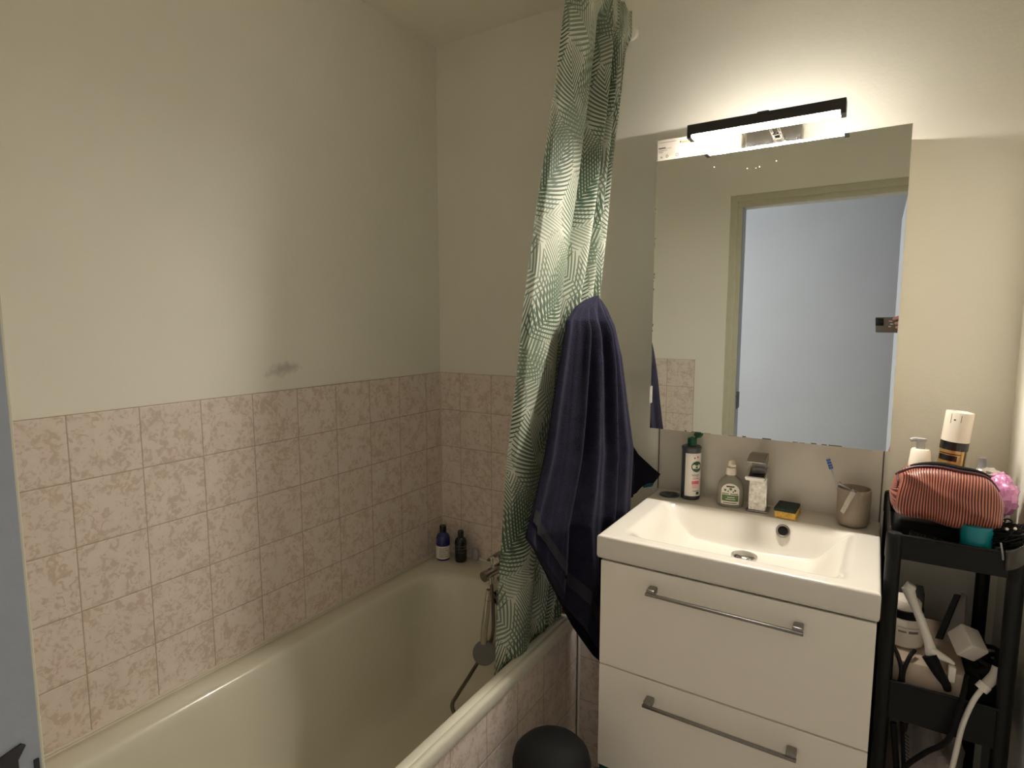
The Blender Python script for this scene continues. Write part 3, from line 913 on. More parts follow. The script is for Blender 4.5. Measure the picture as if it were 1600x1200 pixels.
# splash panel
sp = thing('splash_panel', (1.2, 0.0, 0.917), 'pale grey panel on the wall between basin and mirror cabinet', 'panel')
G().box((0.8975, 0.0005, 0.917), (1.5005, 0.0055, 1.20), 0.0006, 1).done('sheet', 'glass_panel', sp, smooth=False)
for ex in (0.8945, 1.5008):
    G().box((ex, 0.0005, 0.917), (ex + 0.0027, 0.0058, 1.20)).done('edge_seam', 'seam', sp, smooth=False)

# ------------------------------------------------------------------ mirror cabinet
CX0, CX1, CD, CZ0, CZ1 = 0.9105, 1.5103, 0.1375, 1.1381, 1.9053
mc = thing('mirror_cabinet', (1.21, -0.07, CZ0), 'mirrored bathroom cabinet hanging above the basin', 'mirror cabinet')
G().box((CX0 + 0.004, -0.118, CZ0 + 0.003), (CX1 - 0.003, 0.0, CZ1), 0.001, 1).done('body', 'lacquer', mc, smooth=False)
dr = G().box((CX0, -0.1335, CZ0), (CX1, -0.1185, CZ1), 0.0008, 1).done('door', 'lacquer', mc, smooth=False)
G().box((CX0, -0.1375, CZ0), (CX1, -0.1336, CZ1)).done('mirror', 'mirror', dr, smooth=False)
g = G().box((CX0 - 0.003, -0.1400, 1.212), (CX0 - 0.0005, -0.115, 1.262), 0.0005, 1).box((CX0 + 0.0015, -0.1392, 1.214), (CX0 + 0.004, -0.1376, 1.264), 0.0004, 1)
g.done('handle', 'white_plastic', dr, smooth=False)
# foxed spots where the silvering failed along the lower edge
g = G()
rr = random.Random(5)
x = CX0 + 0.02
while x < CX0 + 0.52:
    w = rr.uniform(0.004, 0.03)
    if rr.random() < 0.62:
        g.box((x, -0.1379, CZ0), (x + w, -0.1374, CZ0 + rr.uniform(0.001, 0.0032)))
    x += w + rr.uniform(0.003, 0.02)
for k in range(14):
    z = rr.uniform(1.25, 1.8)
    g.box((CX0, -0.1379, z), (CX0 + rr.uniform(0.001, 0.0025), -0.1374, z + rr.uniform(0.003, 0.012)))
g.done('foxed_edge', 'seam', dr, smooth=False)
for (x, z) in ((1.07, 1.868), (1.155, 1.853), (1.176, 1.851), (1.185, 1.853), (1.225, 1.862)):
    G().lathe([(0.0, 0.0004), (0.0010, 0.0003)], (x, -0.1377, z), 10, rot=RX(PI / 2), cap=False).done('water_spot', 'ink_soft', dr, recalc=False)

# white carton on top of the cabinet
lb = thing('light_carton', (1.02, -0.11, CZ1), 'white printed carton lying on the left end of the mirror cabinet top', 'box')
KX0, KX1, KY0, KY1, KZ = 0.9115, 1.1257, -0.137, -0.062, 1.9615
G().box((KX0, KY0, CZ1 + 0.0003), (KX1, KY1, KZ), 0.0008, 1).done('carton', 'carton', lb, smooth=False)
yy = KY0 - 0.0004
g = G()
def bar(g, x0, x1, z, h=0.0012): g.box((x0, yy - 0.0002, z - h / 2), (x1, yy + 0.0004, z + h / 2))
for (x0, x1, z) in ((0.915, 0.965, 1.9540), (0.974, 0.990, 1.9535), (0.915, 0.952, 1.9370), (0.915, 0.940, 1.9325), (0.915, 0.928, 1.9280), (0.978, 1.018, 1.9430), (0.981, 1.000, 1.9345), (1.028, 1.062, 1.9455), (1.030, 1.047, 1.9400), (1.100, 1.104, 1.9405)):
    bar(g, x0, x1, z, 0.0009)
for k in range(4): bar(g, 0.984, 1.004, 1.9225 - k * 0.0028, 0.0008)
for k in range(3): bar(g, 1.030, 1.046, 1.9240 - k * 0.0030, 0.0008)
g.done('fine_print', 'ink_soft', lb, smooth=False)
g = G(); bar(g, 0.915, 0.935, 1.9395, 0.0022); bar(g, 0.975, 0.978, 1.949, 0.004); bar(g, 1.025, 1.029, 1.951, 0.003)
g.done('bold_print', 'ink', lb, smooth=False)
g = G(); bar(g, 0.979, 0.999, 1.9478, 0.0042); bar(g, 1.030, 1.048, 1.9515, 0.0030); bar(g, 1.088, 1.108, 1.9470, 0.0055)
g.done('yellow_print', 'ink_yellow', lb, smooth=False)
text('D', 0.0105, (0.936, yy, 1.9120), (1, 0, 0), (0, 0, 1), 'ink', lb, 'bold_letter', ext=0.0003)
text('150', 0.0125, (1.0075, yy, 1.9132), (1, 0, 0), (0, 0, 1), 'ink', lb, 'number', ext=0.0003)
text('kg', 0.0060, (0.921, yy, 1.9130), (1, 0, 0), (0, 0, 1), 'ink_soft', lb, 'small_letters', ext=0.0003)
g = G().lathe([(0.0028, 0.0), (0.0044, 0.0)], (0.968, yy - 0.0002, 1.9155), 20, rot=RX(PI / 2), cap=False).lathe([(0.0022, 0.0), (0.0034, 0.0)], (1.068, yy - 0.0002, 1.938), 20, rot=RX(PI / 2), cap=False)
g.done('round_mark', 'ink_soft', lb, recalc=False)

# mirror lamp
ml = thing('mirror_lamp', (1.2, -0.14, CZ1), 'lit black bar lamp on a chrome bracket above the mirror cabinet', 'lamp')
G().box((1.140, -0.098, CZ1 + 0.0003), (1.2755, -0.050, 1.958), 0.002, 2).done('bracket_block', 'chrome', ml, smooth=False)
g = G()
g.tube([(1.214, -0.098, 1.923), (1.213, -0.135, 1.930), (1.208, -0.175, 1.945), (1.205, -0.205, 1.9535)], 0.004, 10)
g.tube([(1.232, -0.098, 1.923), (1.231, -0.135, 1.930), (1.226, -0.175, 1.945), (1.223, -0.205, 1.9535)], 0.004, 10)
g.box((1.212, -0.142, 1.926), (1.234, -0.136, 1.934), 0.001, 1).box((1.210, -0.118, 1.922), (1.236, -0.100, 1.934), 0.002, 1)
g.done('arm', 'chrome', ml)
LX0, LX1 = 1.0235, 1.3800
g = G().box((LX0, -0.2420, 1.9300), (LX1, -0.2040, 1.9560), 0.0012, 2)
g.box((LX0, -0.2420, 1.9225), (LX0 + 0.0115, -0.2040, 1.9320), 0.001, 1).box((LX1 - 0.0115, -0.2420, 1.9225), (LX1, -0.2040, 1.9320), 0.001, 1)
g.box((1.190, -0.236, 1.955), (1.217, -0.200, 1.9605), 0.001, 1)
g.done('housing', 'black_metal', ml, smooth=False)
prof = [(-0.0185, 0.001), (-0.0185, -0.0005), (-0.0165, -0.0018), (-0.008, -0.0024), (0.0, -0.0030), (0.008, -0.0038), (0.0150, -0.0050), (0.0178, -0.0044), (0.0185, 0.001)]
g = G().strip(prof, [((LX0 + 0.012, -0.223, 1.9297), (0, 1, 0), (0, 0, 1)), ((LX1 - 0.012, -0.223, 1.9297), (0, 1, 0), (0, 0, 1))])
em = g.done('diffuser', 'white_emit', ml)
em['label'] = 'glowing warm white diffuser'

# ------------------------------------------------------------------ things on the basin
def aim(x, y, extra=0.0):
    return math.atan2(CAM.y - y, CAM.x - x) + extra
# rubber stopper
g = G().lathe([(0.0, 0.001), (0.010, 0.0012), (0.013, 0.003), (0.019, 0.0035), (0.024, 0.002), (0.0285, 0.0035), (0.030, 0.002), (0.030, 0.0), (0.0, 0.0)], (0.948, -0.048, VZ + 0.0006), 40)
g.tube([(0.958, -0.040, VZ + 0.006), (0.966, -0.044, VZ + 0.008), (0.970, -0.052, VZ + 0.005)], 0.0012, 8)
tag(g.done('sink_stopper', 'dark_bottle'), 'round dark grey rubber plug lying on the left end of the basin ledge', 'plug')
# shampoo
px, py = 1.010, -0.040
sb = thing('lotion_bottle', (px, py, VZ), 'tall dark grey bottle with white label and open green flip cap', 'bottle')
G().lathe([(0.0, 0.0), (0.026, 0.0), (0.0280, 0.003), (0.0280, 0.150), (0.0293, 0.153), (0.0293, 0.160), (0.026, 0.163), (0.0, 0.1635)], (px, py, VZ + 0.0005), 48).done('body', 'dark_bottle', sb)
a0 = aim(px, py)
G().patch((px, py, 0), 0.0280, a0 - 0.62, a0 + 1.60, VZ + 0.013, VZ + 0.144, n=32).done('label', 'paper', sb, recalc=False)
g = G()
def pd(g, cx, cz, r, a_c, R, n=28, th=0.0013):
    """disc wrapped on the bottle"""
    c = g.bm.verts.new((cx[0] + (R + th) * math.cos(a_c), cx[1] + (R + th) * math.sin(a_c), cz))
    vs = []
    for k in range(n):
        a = 2 * PI * k / n
        aa = a_c + r * math.cos(a) / R
        vs.append(g.bm.verts.new((cx[0] + (R + th) * math.cos(aa), cx[1] + (R + th) * math.sin(aa), cz + r * 1.0 * math.sin(a))))
    for k in range(n):
        g.bm.faces.new((c, vs[k], vs[(k + 1) % n]))
pd(g, (px, py), VZ + 0.104, 0.0165, a0 + 0.62, 0.0280)
g.patch((px, py, 0), 0.0286, a0 + 0.30, a0 + 0.42, VZ + 0.128, VZ + 0.133)
g.patch((px, py, 0), 0.0286, a0 + 0.25, a0 + 0.90, VZ + 0.0285, VZ + 0.0300)
g.patch((px, py, 0), 0.0286, a0 + 0.60, a0 + 0.95, VZ + 0.018, VZ + 0.026)
g.done('label_print', 'green_ink', sb, recalc=False)
g = G()
for (r0, r1, za, zb) in ((0.42, 0.46, 0.1050, 0.1105), (0.50, 0.56, 0.1050, 0.1085), (0.60, 0.66, 0.1050, 0.1085), (0.70, 0.74, 0.1050, 0.1100), (0.40, 0.50, 0.0975, 0.1000), (0.54, 0.62, 0.0975, 0.1000), (0.66, 0.76, 0.0975, 0.1000)):
    g.patch((px, py, 0), 0.0298, a0 + r0, a0 + r1, VZ + za, VZ + zb, n=3)
g.done('logo_lettering', 'paper', sb, recalc=False)
g = G()
g.patch((px, py, 0), 0.0286, a0 + 0.12, a0 + 0.95, VZ + 0.050, VZ + 0.060)
g.patch((px, py, 0), 0.0286, a0 + 0.62, a0 + 0.80, VZ + 0.130, VZ + 0.136)
for k in range(3): g.patch((px, py, 0), 0.0286, a0 + 0.16, a0 + 0.7, VZ + 0.046 - k * 0.0035, VZ + 0.0472 - k * 0.0035)
g.patch((px, py, 0), 0.0286, a0 + 0.2, a0 + 0.9, VZ + 0.066, VZ + 0.0685)
g.done('pink_print', 'pink_ink', sb, recalc=False)
g = G(); g.patch((px, py, 0), 0.0286, a0 + 0.12, a0 + 0.9, VZ + 0.077, VZ + 0.0795); g.patch((px, py, 0), 0.0286, a0 + 0.2, a0 + 0.8, VZ + 0.0725, VZ + 0.074)
g.done('grey_print', 'ink_soft', sb, recalc=False)
G().lathe([(0.0, 0.0), (0.0135, 0.0), (0.0135, 0.022), (0.0125, 0.024), (0.006, 0.024), (0.004, 0.027), (0.0, 0.027)], (px + 0.001, py, VZ + 0.1635), 32).done('cap', 'green_cap', sb)
g = G().lathe([(0.0, 0.0), (0.0115, 0.0), (0.0120, 0.003), (0.0110, 0.0065), (0.0, 0.0075)], (px + 0.0215, py - 0.002, VZ + 0.199), 28, sx=1.25, rot=RX(0.95) @ RY(-0.45))
g.box((px + 0.010, py - 0.003, VZ + 0.186), (px + 0.016, py + 0.003, VZ + 0.196), 0.001, 1)
g.done('flip_lid', 'green_cap', sb)
# hand soap
sx_, sy_ = 1.130, -0.055
so = thing('soap_dispenser', (sx_, sy_, VZ), 'clear hand soap bottle with white pump and green banded label', 'soap bottle')
prof = [(0.0, 0.0), (0.031, 0.0), (0.0355, 0.004), (0.0365, 0.012), (0.0365, 0.050), (0.034, 0.066), (0.027, 0.079), (0.018, 0.087), (0.0125, 0.092), (0.0115, 0.096)]
RS = RZ(aim(sx_, sy_) + PI / 2)
G().lathe(prof, (sx_, sy_, VZ + 0.0005), 44, sx=1.0, sy=0.62, rot=RS).done('bottle', 'clear_soap', so)
G().lathe([(0.0, 0.001), (0.0335, 0.002), (0.0350, 0.010), (0.0350, 0.028), (0.0, 0.0282)], (sx_, sy_, VZ + 0.0006), 40, sx=1.0, sy=0.60, rot=RS).done('liquid', 'soap_liquid', so)
# label: flat arched sheet in front of the bottle
aa = aim(sx_, sy_)
fx, fy = math.cos(aa), math.sin(aa)
tx, ty = -fy, fx
def lab(u, z, d=0.0): # u along width
    dd = 0.62 * math.sqrt(max(0.0, 0.0365 ** 2 - u * u)) + 0.0006 + d
    return (sx_ + tx * u + fx * dd, sy_ + ty * u + fy * dd, VZ + z)
def arch(u0, u1, zlo, zhi_fn, d, g, n=20):
    A = [g.bm.verts.new(lab(u0 + (u1 - u0) * i / n, zlo, d)) for i in range(n + 1)]
    B = [g.bm.verts.new(lab(u0 + (u1 - u0) * i / n, zhi_fn(u0 + (u1 - u0) * i / n), d)) for i in range(n + 1)]
    for i in range(n): g.bm.faces.new((A[i], A[i + 1], B[i + 1], B[i]))
g = G(); arch(-0.0245, 0.0245, 0.010, lambda u: 0.046 + 0.026 * math.sqrt(max(0, 1 - (u / 0.0255) ** 2)), 0.0, g)
g.done('label', 'paper', so, recalc=False)
g = G(); arch(-0.0225, 0.0225, 0.0195, lambda u: 0.038, 0.0006, g)
for (u, z, r) in ((-0.014, 0.052, 0.003), (0.001, 0.056, 0.0035), (0.013, 0.052, 0.0028), (-0.006, 0.049, 0.002), (0.008, 0.048, 0.002)):
    arch(u - r, u + r, z - r, lambda u, z=z, r=r: z + r, 0.0006, g, 4)
g.done('green_band', 'leaf_ink', so, recalc=False)
g = G(); arch(-0.011, 0.011, 0.0610, lambda u: 0.0650, 0.0007, g); arch(-0.023, -0.004, 0.0405, lambda u: 0.0425, 0.0007, g); arch(0.000, 0.021, 0.0405, lambda u: 0.0425, 0.0007, g); arch(-0.019, 0.018, 0.0135, lambda u: 0.0155, 0.0007, g)
g.done('dark_print', 'ink', so, recalc=False)
g = G(); arch(-0.008, 0.012, 0.0305, lambda u: 0.0325, 0.0010, g); arch(-0.012, 0.014, 0.0245, lambda u: 0.0262, 0.0010, g)
g.done('white_print', 'paper', so, recalc=False)
G().lathe([(0.0, 0.0), (0.0138, 0.0), (0.0145, 0.002), (0.0138, 0.019), (0.0125, 0.021), (0.005, 0.0215), (0.0045, 0.026), (0.0, 0.026)], (sx_, sy_, VZ + 0.094), 32).done('collar', 'cream_plastic', so)
g = G().lathe([(0.0, 0.0), (0.0105, 0.0), (0.0115, 0.004), (0.0105, 0.014), (0.008, 0.018), (0.0, 0.0185)], (sx_ + 0.001, sy_, VZ + 0.119), 28)
g.tube([(sx_ + 0.001, sy_, VZ + 0.129), (sx_ + 0.010, sy_ - 0.015, VZ + 0.129), (sx_ + 0.013, sy_ - 0.022, VZ + 0.125)], 0.0045, 10)
g.done('pump_head', 'cream_plastic', so)
# basin tap, square single lever
tx0, tx1 = 1.182, 1.228
tp = thing('basin_tap', (1.205, -0.055, VZ), 'square chrome basin tap with lifted lever, pale speckled front, at the centre of the ledge', 'tap')
RT = RZ(0.04)
pv = Vector((1.206, -0.052, VZ))
G().box((1.178, -0.083, VZ + 0.0005), (1.237, -0.026, VZ + 0.006), 0.002, 2, rot=RT, piv=pv).done('base_plate', 'chrome_dull', tp)
G().box((1.183, -0.078, VZ + 0.006), (1.231, -0.030, VZ + 0.124), 0.003, 2, rot=RT, piv=pv).done('body', 'chrome', tp)
G().box((1.1845, -0.0792, VZ + 0.007), (1.2275, -0.0778, VZ + 0.110), 0.0002, 1, rot=RT, piv=pv).done('limescale_face', MT.setdefault('speckle', basic('speckled_limescale', (222, 218, 208), 0.4, var=0.30, vs=95, bump=0.5, bs=120)), tp)
g = G()
g.poly([(1.180, -0.070, VZ + 0.100), (1.180, -0.146, VZ + 0.107), (1.180, -0.148, VZ + 0.118), (1.180, -0.076, VZ + 0.128), (1.180, -0.034, VZ + 0.126)], (0.050, 0, 0))
g._xf(list(g.bm.verts), RT, pv)
bmesh.ops.bevel(g.bm, geom=list(g.bm.edges), offset=0.002, segments=2, affect='EDGES')
g.done('spout', 'chrome', tp, smooth=True)
g = G().box((1.188, -0.070, VZ + 0.126), (1.226, -0.036, VZ + 0.146), 0.003, 2)
g._xf(list(g.bm.verts), RT, pv)
g.done('lever_hub', 'chrome_dull', tp)
g = G()
g.poly([(1.181, -0.030, VZ + 0.138), (1.181, -0.075, VZ + 0.150), (1.181, -0.134, VZ + 0.1545), (1.181, -0.136, VZ + 0.159), (1.181, -0.070, VZ + 0.167), (1.181, -0.030, VZ + 0.164)], (0.046, 0, 0))
g._xf(list(g.bm.verts), RT, pv)
bmesh.ops.bevel(g.bm, geom=list(g.bm.edges), offset=0.0018, segments=2, affect='EDGES')
g.done('lever', 'chrome_dull', tp)
# sponge
spg = thing('sponge', (1.285, -0.065, VZ), 'yellow sponge with dark green scouring face on the basin ledge', 'sponge')
g = G().box((1.258, -0.098, VZ + 0.0005), (1.312, -0.022, VZ + 0.020), 0.003, 2, rot=RZ(-0.05)); g.done('foam', 'sponge', spg)
g = G().box((1.256, -0.100, VZ + 0.0195), (1.311, -0.022, VZ + 0.029), 0.002, 2, rot=RZ(-0.05)); g.done('scourer', 'scourer', spg)
# cup
cx_, cy_ = 1.441, -0.052
cup = thing('toothbrush_cup', (cx_, cy_, VZ), 'taupe ceramic cup with a metal handle strip, right end of the ledge', 'cup')
G().lathe([(0.0, 0.001), (0.024, 0.0), (0.033, 0.003), (0.0375, 0.012), (0.0385, 0.030), (0.0395, 0.098), (0.0388, 0.1005), (0.0375, 0.1005), (0.0368, 0.098), (0.0355, 0.030), (0.030, 0.008), (0.0, 0.006)], (cx_, cy_, VZ + 0.0005), 48).done('body', 'cup', cup)
ca = aim(cx_, cy_)
g = G()
for k, (r, a, z) in enumerate(()): pass
def cylp(r, a, z): return Vector((cx_ + r * math.cos(ca + a), cy_ + r * math.sin(ca + a), VZ + z))
pp = [cylp(0.0365, 0.02, 0.088), cylp(0.0372, 0.02, 0.104), cylp(0.0415, 0.02, 0.106), cylp(0.0425, -0.05, 0.100), cylp(0.0420, -0.35, 0.068), cylp(0.0418, -0.60, 0.040)]
prv = None
rows = []
for i, p in enumerate(pp):
    d = (pp[min(i + 1, len(pp) - 1)] - pp[max(i - 1, 0)]).normalized()
    nrm = (p - Vector((cx_, cy_, p.z))).normalized()
    w = d.cross(nrm).normalized() * 0.006
    rows.append((p - w, p + w, nrm * 0.0012))
for a, b in zip(rows, rows[1:]):
    vs = [a[0], a[1], b[1], b[0]]
    A = [g.bm.verts.new(v) for v in vs]
    B = [g.bm.verts.new(v + (a[2] if k < 2 else b[2])) for k, v in enumerate(vs)]
    g.bm.faces.new(A); g.bm.faces.new(list(reversed(B)))
    for k in range(4): g.bm.faces.new((A[k], B[k], B[(k + 1) % 4], A[(k + 1) % 4]))
g.done('metal_strip', 'chrome_dull', cup, smooth=False)
tb = thing('toothbrush', (cx_ - 0.02, cy_, VZ + 0.01), 'blue and white toothbrush leaning left in the taupe cup', 'toothbrush')
A0, A1 = Vector((1.430, -0.040, VZ + 0.012)), Vector((1.384, -0.066, VZ + 0.152))
dv = (A1 - A0).normalized()
G().tube([A0, A0.lerp(A1, 0.45), A0.lerp(A1, 0.80), A1], lambda t: 0.0036 - 0.0012 * sstep(0.4, 0.8, t), 12).done('handle', 'clearp', tb)
G().tube([A1 - dv * 0.004, A1 + dv * 0.012, A1 + dv * 0.026], lambda t: 0.0045 + 0.001 * math.sin(PI * t), 12).done('head', 'white_plastic', tb)
side = (CAM - A1); side = (side - dv * side.dot(dv)).normalized()
lf = dv.cross(side).normalized()
g = G()
for k in range(4):
    for j in (-1, 0, 1):
        c0 = A1 + dv * (0.001 + k * 0.0075) + lf * j * 0.0032
        g.tube([c0 + side * 0.003, c0 + side * 0.012], 0.0021, 7, smooth=False)
g.done('bristles', 'blue', tb)
g = G()
p1, p2 = Vector((1.436, -0.070, VZ + 0.090)), Vector((1.406, -0.074, VZ + 0.113))
g.tube([Vector((1.445, -0.060, VZ + 0.02)), p1, p2], 0.0028, 10)
g.lathe([(0.0, 0.0), (0.005, 0.0), (0.005, 0.004), (0, 0.004)], p2, 14, rot=RY(0.6))
tag(g.done('interdental_brush', 'clearp'), 'small clear plastic stick inside the taupe cup beside the toothbrush', 'brush')

# ------------------------------------------------------------------ bin, cleaner, pipe between bath and vanity
bn = thing('pedal_bin', (0.868, -0.665, 0.0), 'round black bin with a domed lid between bathtub and vanity', 'bin')
G().lathe([(0.0, 0.0), (0.080, 0.0), (0.085, 0.006), (0.091, 0.38), (0.091, 0.385), (0.0, 0.385)], (0.868, -0.665, 0.0), 56).done('body', 'black_plastic', bn)
G().lathe([(0.093, 0.386), (0.094, 0.410), (0.089, 0.430), (0.074, 0.446), (0.050, 0.456), (0.025, 0.460), (0.0, 0.461)], (0.868, -0.665, 0.0), 56).done('lid', 'black_soft', bn)
cl = thing('cleaner_bottle', (0.850, -0.26, 0.0), 'green cleaner bottle with white trigger on the floor beside the vanity', 'bottle')
G().lathe([(0.0, 0.0), (0.028, 0.0), (0.030, 0.004), (0.030, 0.15), (0.022, 0.19), (0.012, 0.205), (0.012, 0.215)], (0.850, -0.26, 0.001), 32, sy=0.7).done('bottle', 'green_clean', cl)
g = G().lathe([(0.014, 0.21), (0.014, 0.228), (0.010, 0.235), (0.010, 0.25), (0, 0.25)], (0.850, -0.26, 0.001), 24)
g.box((0.830, -0.300, 0.248), (0.860, -0.245, 0.268), 0.006, 3).box((0.842, -0.292, 0.215), (0.852, -0.284, 0.250), 0.003, 2)
g.done('trigger', 'white_plastic', cl)

# ------------------------------------------------------------------ black trolley beside the vanity
TX0, TX1, TY0, TY1 = 1.509, 1.733, -0.405, -0.035
tr = thing('trolley', ((TX0 + TX1) / 2, -0.22, 0.0), 'narrow black three tier trolley between vanity and right wall', 'trolley')
for (x, y) in ((TX0 + 0.014, TY0 + 0.014), (TX1 - 0.014, TY0 + 0.014), (TX0 + 0.014, TY1 - 0.014), (TX1 - 0.014, TY1 - 0.014)):
    g = G().lathe([(0.0, 0.05), (0.0135, 0.05), (0.0140, 0.06), (0.0140, 1.012), (0.012, 1.018), (0.0, 1.018)], (x, y, 0), 24)
    g.lathe([(0.0150, 0.965), (0.0154, 0.968), (0.0154, 1.008), (0.0145, 1.016), (0.013, 1.018)], (x, y, 0), 24, cap=False)
    g.done('post', 'black_plastic', tr)
    w = G().lathe([(0.0, -0.009), (0.020, -0.009), (0.024, -0.005), (0.024, 0.005), (0.020, 0.009), (0.0, 0.009)], (x, y, 0.0242), 24, rot=RX(PI / 2)).done('wheel', 'black_soft', tr)
def tray(z0, z1):
    g = G()
    t = 0.003
    g.box((TX0 + 0.008, TY0 + 0.008, z0), (TX1 - 0.008, TY1 - 0.008, z0 + 0.004), 0.001, 1)
    g.box((TX0 + 0.014, TY0 + 0.006, z0), (TX1 - 0.014, TY0 + 0.006 + t, z1), 0.001, 1)
    g.box((TX0 + 0.014, TY1 - 0.006 - t, z0), (TX1 - 0.014, TY1 - 0.006, z1), 0.001, 1)
    g.box((TX0 + 0.006, TY0 + 0.014, z0), (TX0 + 0.006 + t, TY1 - 0.014, z1), 0.001, 1)
    g.box((TX1 - 0.006 - t, TY0 + 0.014, z0), (TX1 - 0.006, TY1 - 0.014, z1), 0.001, 1)
    g.tube([(TX0 + 0.014, TY0 + 0.0055, z1), (TX1 - 0.014, TY0 + 0.0055, z1)], 0.0032, 8, smooth=False)
    return g
for z0, z1 in ((0.966, 1.016), (0.616, 0.700), (0.20, 0.285)):
    tray(z0, z1).done('tray', 'black_plastic', tr, smooth=False)

# ---- toiletries on the upper tray (tray floor z = 0.970)
ZTOP = 0.970
def leanrot(dx, dy): return Matrix.Rotation(dx, 3, 'Y') @ Matrix.Rotation(dy, 3, 'X')
# gold hair spray leaning right
hc = thing('hair_spray_can', (1.615, -0.125, ZTOP + 0.001), 'gold aerosol can with black bands and white cap behind the striped bag', 'can')
RH = leanrot(0.085, 0.0)
pc = Vector((1.618, -0.130, ZTOP + 0.003))
G().lathe([(0.0, 0.0), (0.0255, 0.0), (0.0265, 0.004), (0.0265, 0.205), (0.0, 0.206)], pc, 44, rot=RH).done('can', 'gold', hc)
G().lathe([(0.0, 0.2055), (0.0268, 0.2055), (0.0268, 0.240), (0.0268, 0.271), (0.0262, 0.274), (0.018, 0.2745), (0.016, 0.270), (0.0, 0.270)], pc, 44, rot=RH).done('cap', 'cream_plastic', hc)
ah = aim(1.63, -0.13)
g = G().patch(pc, 0.0266, ah - 1.9, ah + 1.9, pc.z + 0.186, pc.z + 0.2055, n=32, rot=RH, piv=pc)
g.patch(pc, 0.0266, ah - 1.1, ah + 0.35, pc.z + 0.161, pc.z + 0.174, n=20, rot=RH, piv=pc)
g.patch(pc, 0.0266, ah - 1.1, ah + 0.6, pc.z + 0.1765, pc.z + 0.1785, n=20, rot=RH, piv=pc)
g.patch(pc, 0.0266, ah - 1.3, ah + 0.6, pc.z + 0.140, pc.z + 0.142, n=20, rot=RH, piv=pc)
g.patch(pc, 0.0266, ah + 1.0, ah + 1.12, pc.z + 0.10, pc.z + 0.186, n=4, rot=RH, piv=pc)
g.done('black_bands', 'black_bottle', hc, recalc=False)
g = G().patch(pc, 0.0269, ah - 0.35, ah - 0.22, pc.z + 0.2555, pc.z + 0.2585, n=4, rot=RH, piv=pc)
g.patch(pc, 0.0269, ah - 0.58, ah - 0.55, pc.z + 0.248, pc.z + 0.270, n=3, rot=RH, piv=pc).patch(pc, 0.0269, ah + 0.13, ah + 0.16, pc.z + 0.252, pc.z + 0.268, n=3, rot=RH, piv=pc)
g.done('nozzle_mark', 'ink', hc, recalc=False)
# white pump bottle
pbx, pby = 1.570, -0.165
pb = thing('pump_bottle', (pbx, pby, ZTOP + 0.001), 'white pump bottle behind the left end of the striped bag', 'bottle')
G().lathe([(0.0, 0.0), (0.030, 0.0), (0.032, 0.004), (0.032, 0.120), (0.026, 0.138), (0.024, 0.142), (0.0, 0.1425)], (pbx, pby, ZTOP + 0.001), 40).done('body', 'cream_plastic', pb)
G().lathe([(0.0, 0.141), (0.0225, 0.141), (0.0225, 0.155), (0.0215, 0.160), (0.0190, 0.184), (0.0165, 0.187), (0.0, 0.188)], (pbx, pby, ZTOP + 0.001), 40).done('collar', 'cream_plastic', pb)
g = G().lathe([(0.0085, 0.186), (0.0085, 0.202), (0.0105, 0.205), (0.0105, 0.2115), (0.0, 0.2135)], (pbx - 0.001, pby, ZTOP + 0.001), 28, cap=False)
g.tube([(pbx, pby, ZTOP + 0.209), (pbx - 0.014, pby - 0.004, ZTOP + 0.210), (pbx - 0.021, pby - 0.006, ZTOP + 0.207)], 0.0048, 10)
g.done('pump_head', 'clearp', pb)
# amber jars, grey spray
for i, (x, z, s) in enumerate(((1.640, 0.155, 0.013), (1.664, 0.147, 0.0105))):
    g = G().lathe([(0.0, 0.0), (s, 0.0), (s, z - 0.010), (s * 0.9, z - 0.004), (s * 0.9, z), (0, z)], (x, -0.205 + i * 0.006, ZTOP + 0.001), 24)
    tag(g.done('perfume_bottle', 'gold_clear'), ('amber glass bottle at the foot of the gold aerosol can', 'small orange capped bottle between gold aerosol can and grey spray')[i], 'bottle', 'small amber bottles behind the striped bag')
gs = thing('spray_bottle', (1.684, -0.17, ZTOP + 0.001), 'small grey spray bottle right of the gold aerosol can', 'bottle')
G().lathe([(0.0, 0.0), (0.017, 0.0), (0.018, 0.004), (0.018, 0.128), (0.0125, 0.146), (0.010, 0.150)], (1.684, -0.17, ZTOP + 0.001), 32).done('body', 'clear_film', gs)
G().lathe([(0.0, 0.148), (0.0115, 0.148), (0.0110, 0.158), (0.0075, 0.162), (0.0068, 0.180), (0.0, 0.181)], (1.684, -0.17, ZTOP + 0.001), 28).done('nozzle', 'grey_plastic', gs)
# crumpled pink bag
def crumple(c, rx, ry, rz, seed, amp, nu=40, nv=28, power=1.0):
    c = Vector(c)
    def f(u, v):
        th, ph = 2 * PI * u, PI * v
        d = Vector((math.sin(ph) * math.cos(th), math.sin(ph) * math.sin(th), math.cos(ph)))
        r = 1 + amp * noise.noise(d * 2.3 + Vector((seed, 0, 0))) + amp * 0.6 * abs(noise.noise(d * 5.1 + Vector((0, seed, 0)))) * 1.6
        return c + Vector((d.x * rx, d.y * ry, d.z * rz)) * r
    return G().grid(f, nu, nv, closeu=True)
pk = thing('plastic_bag', (1.712, -0.23, 1.02), 'crumpled pink plastic bag wedged between striped bag and right wall', 'bag')
crumple((1.708, -0.235, 1.086), 0.027, 0.045, 0.043, 3.3, 0.22).done('bag', 'pink_bag', pk, autosm=25)
crumple((1.694, -0.20, 1.122), 0.026, 0.030, 0.011, 8.3, 0.4, 30, 20).done('clear_top', 'clear_film', pk, autosm=25)
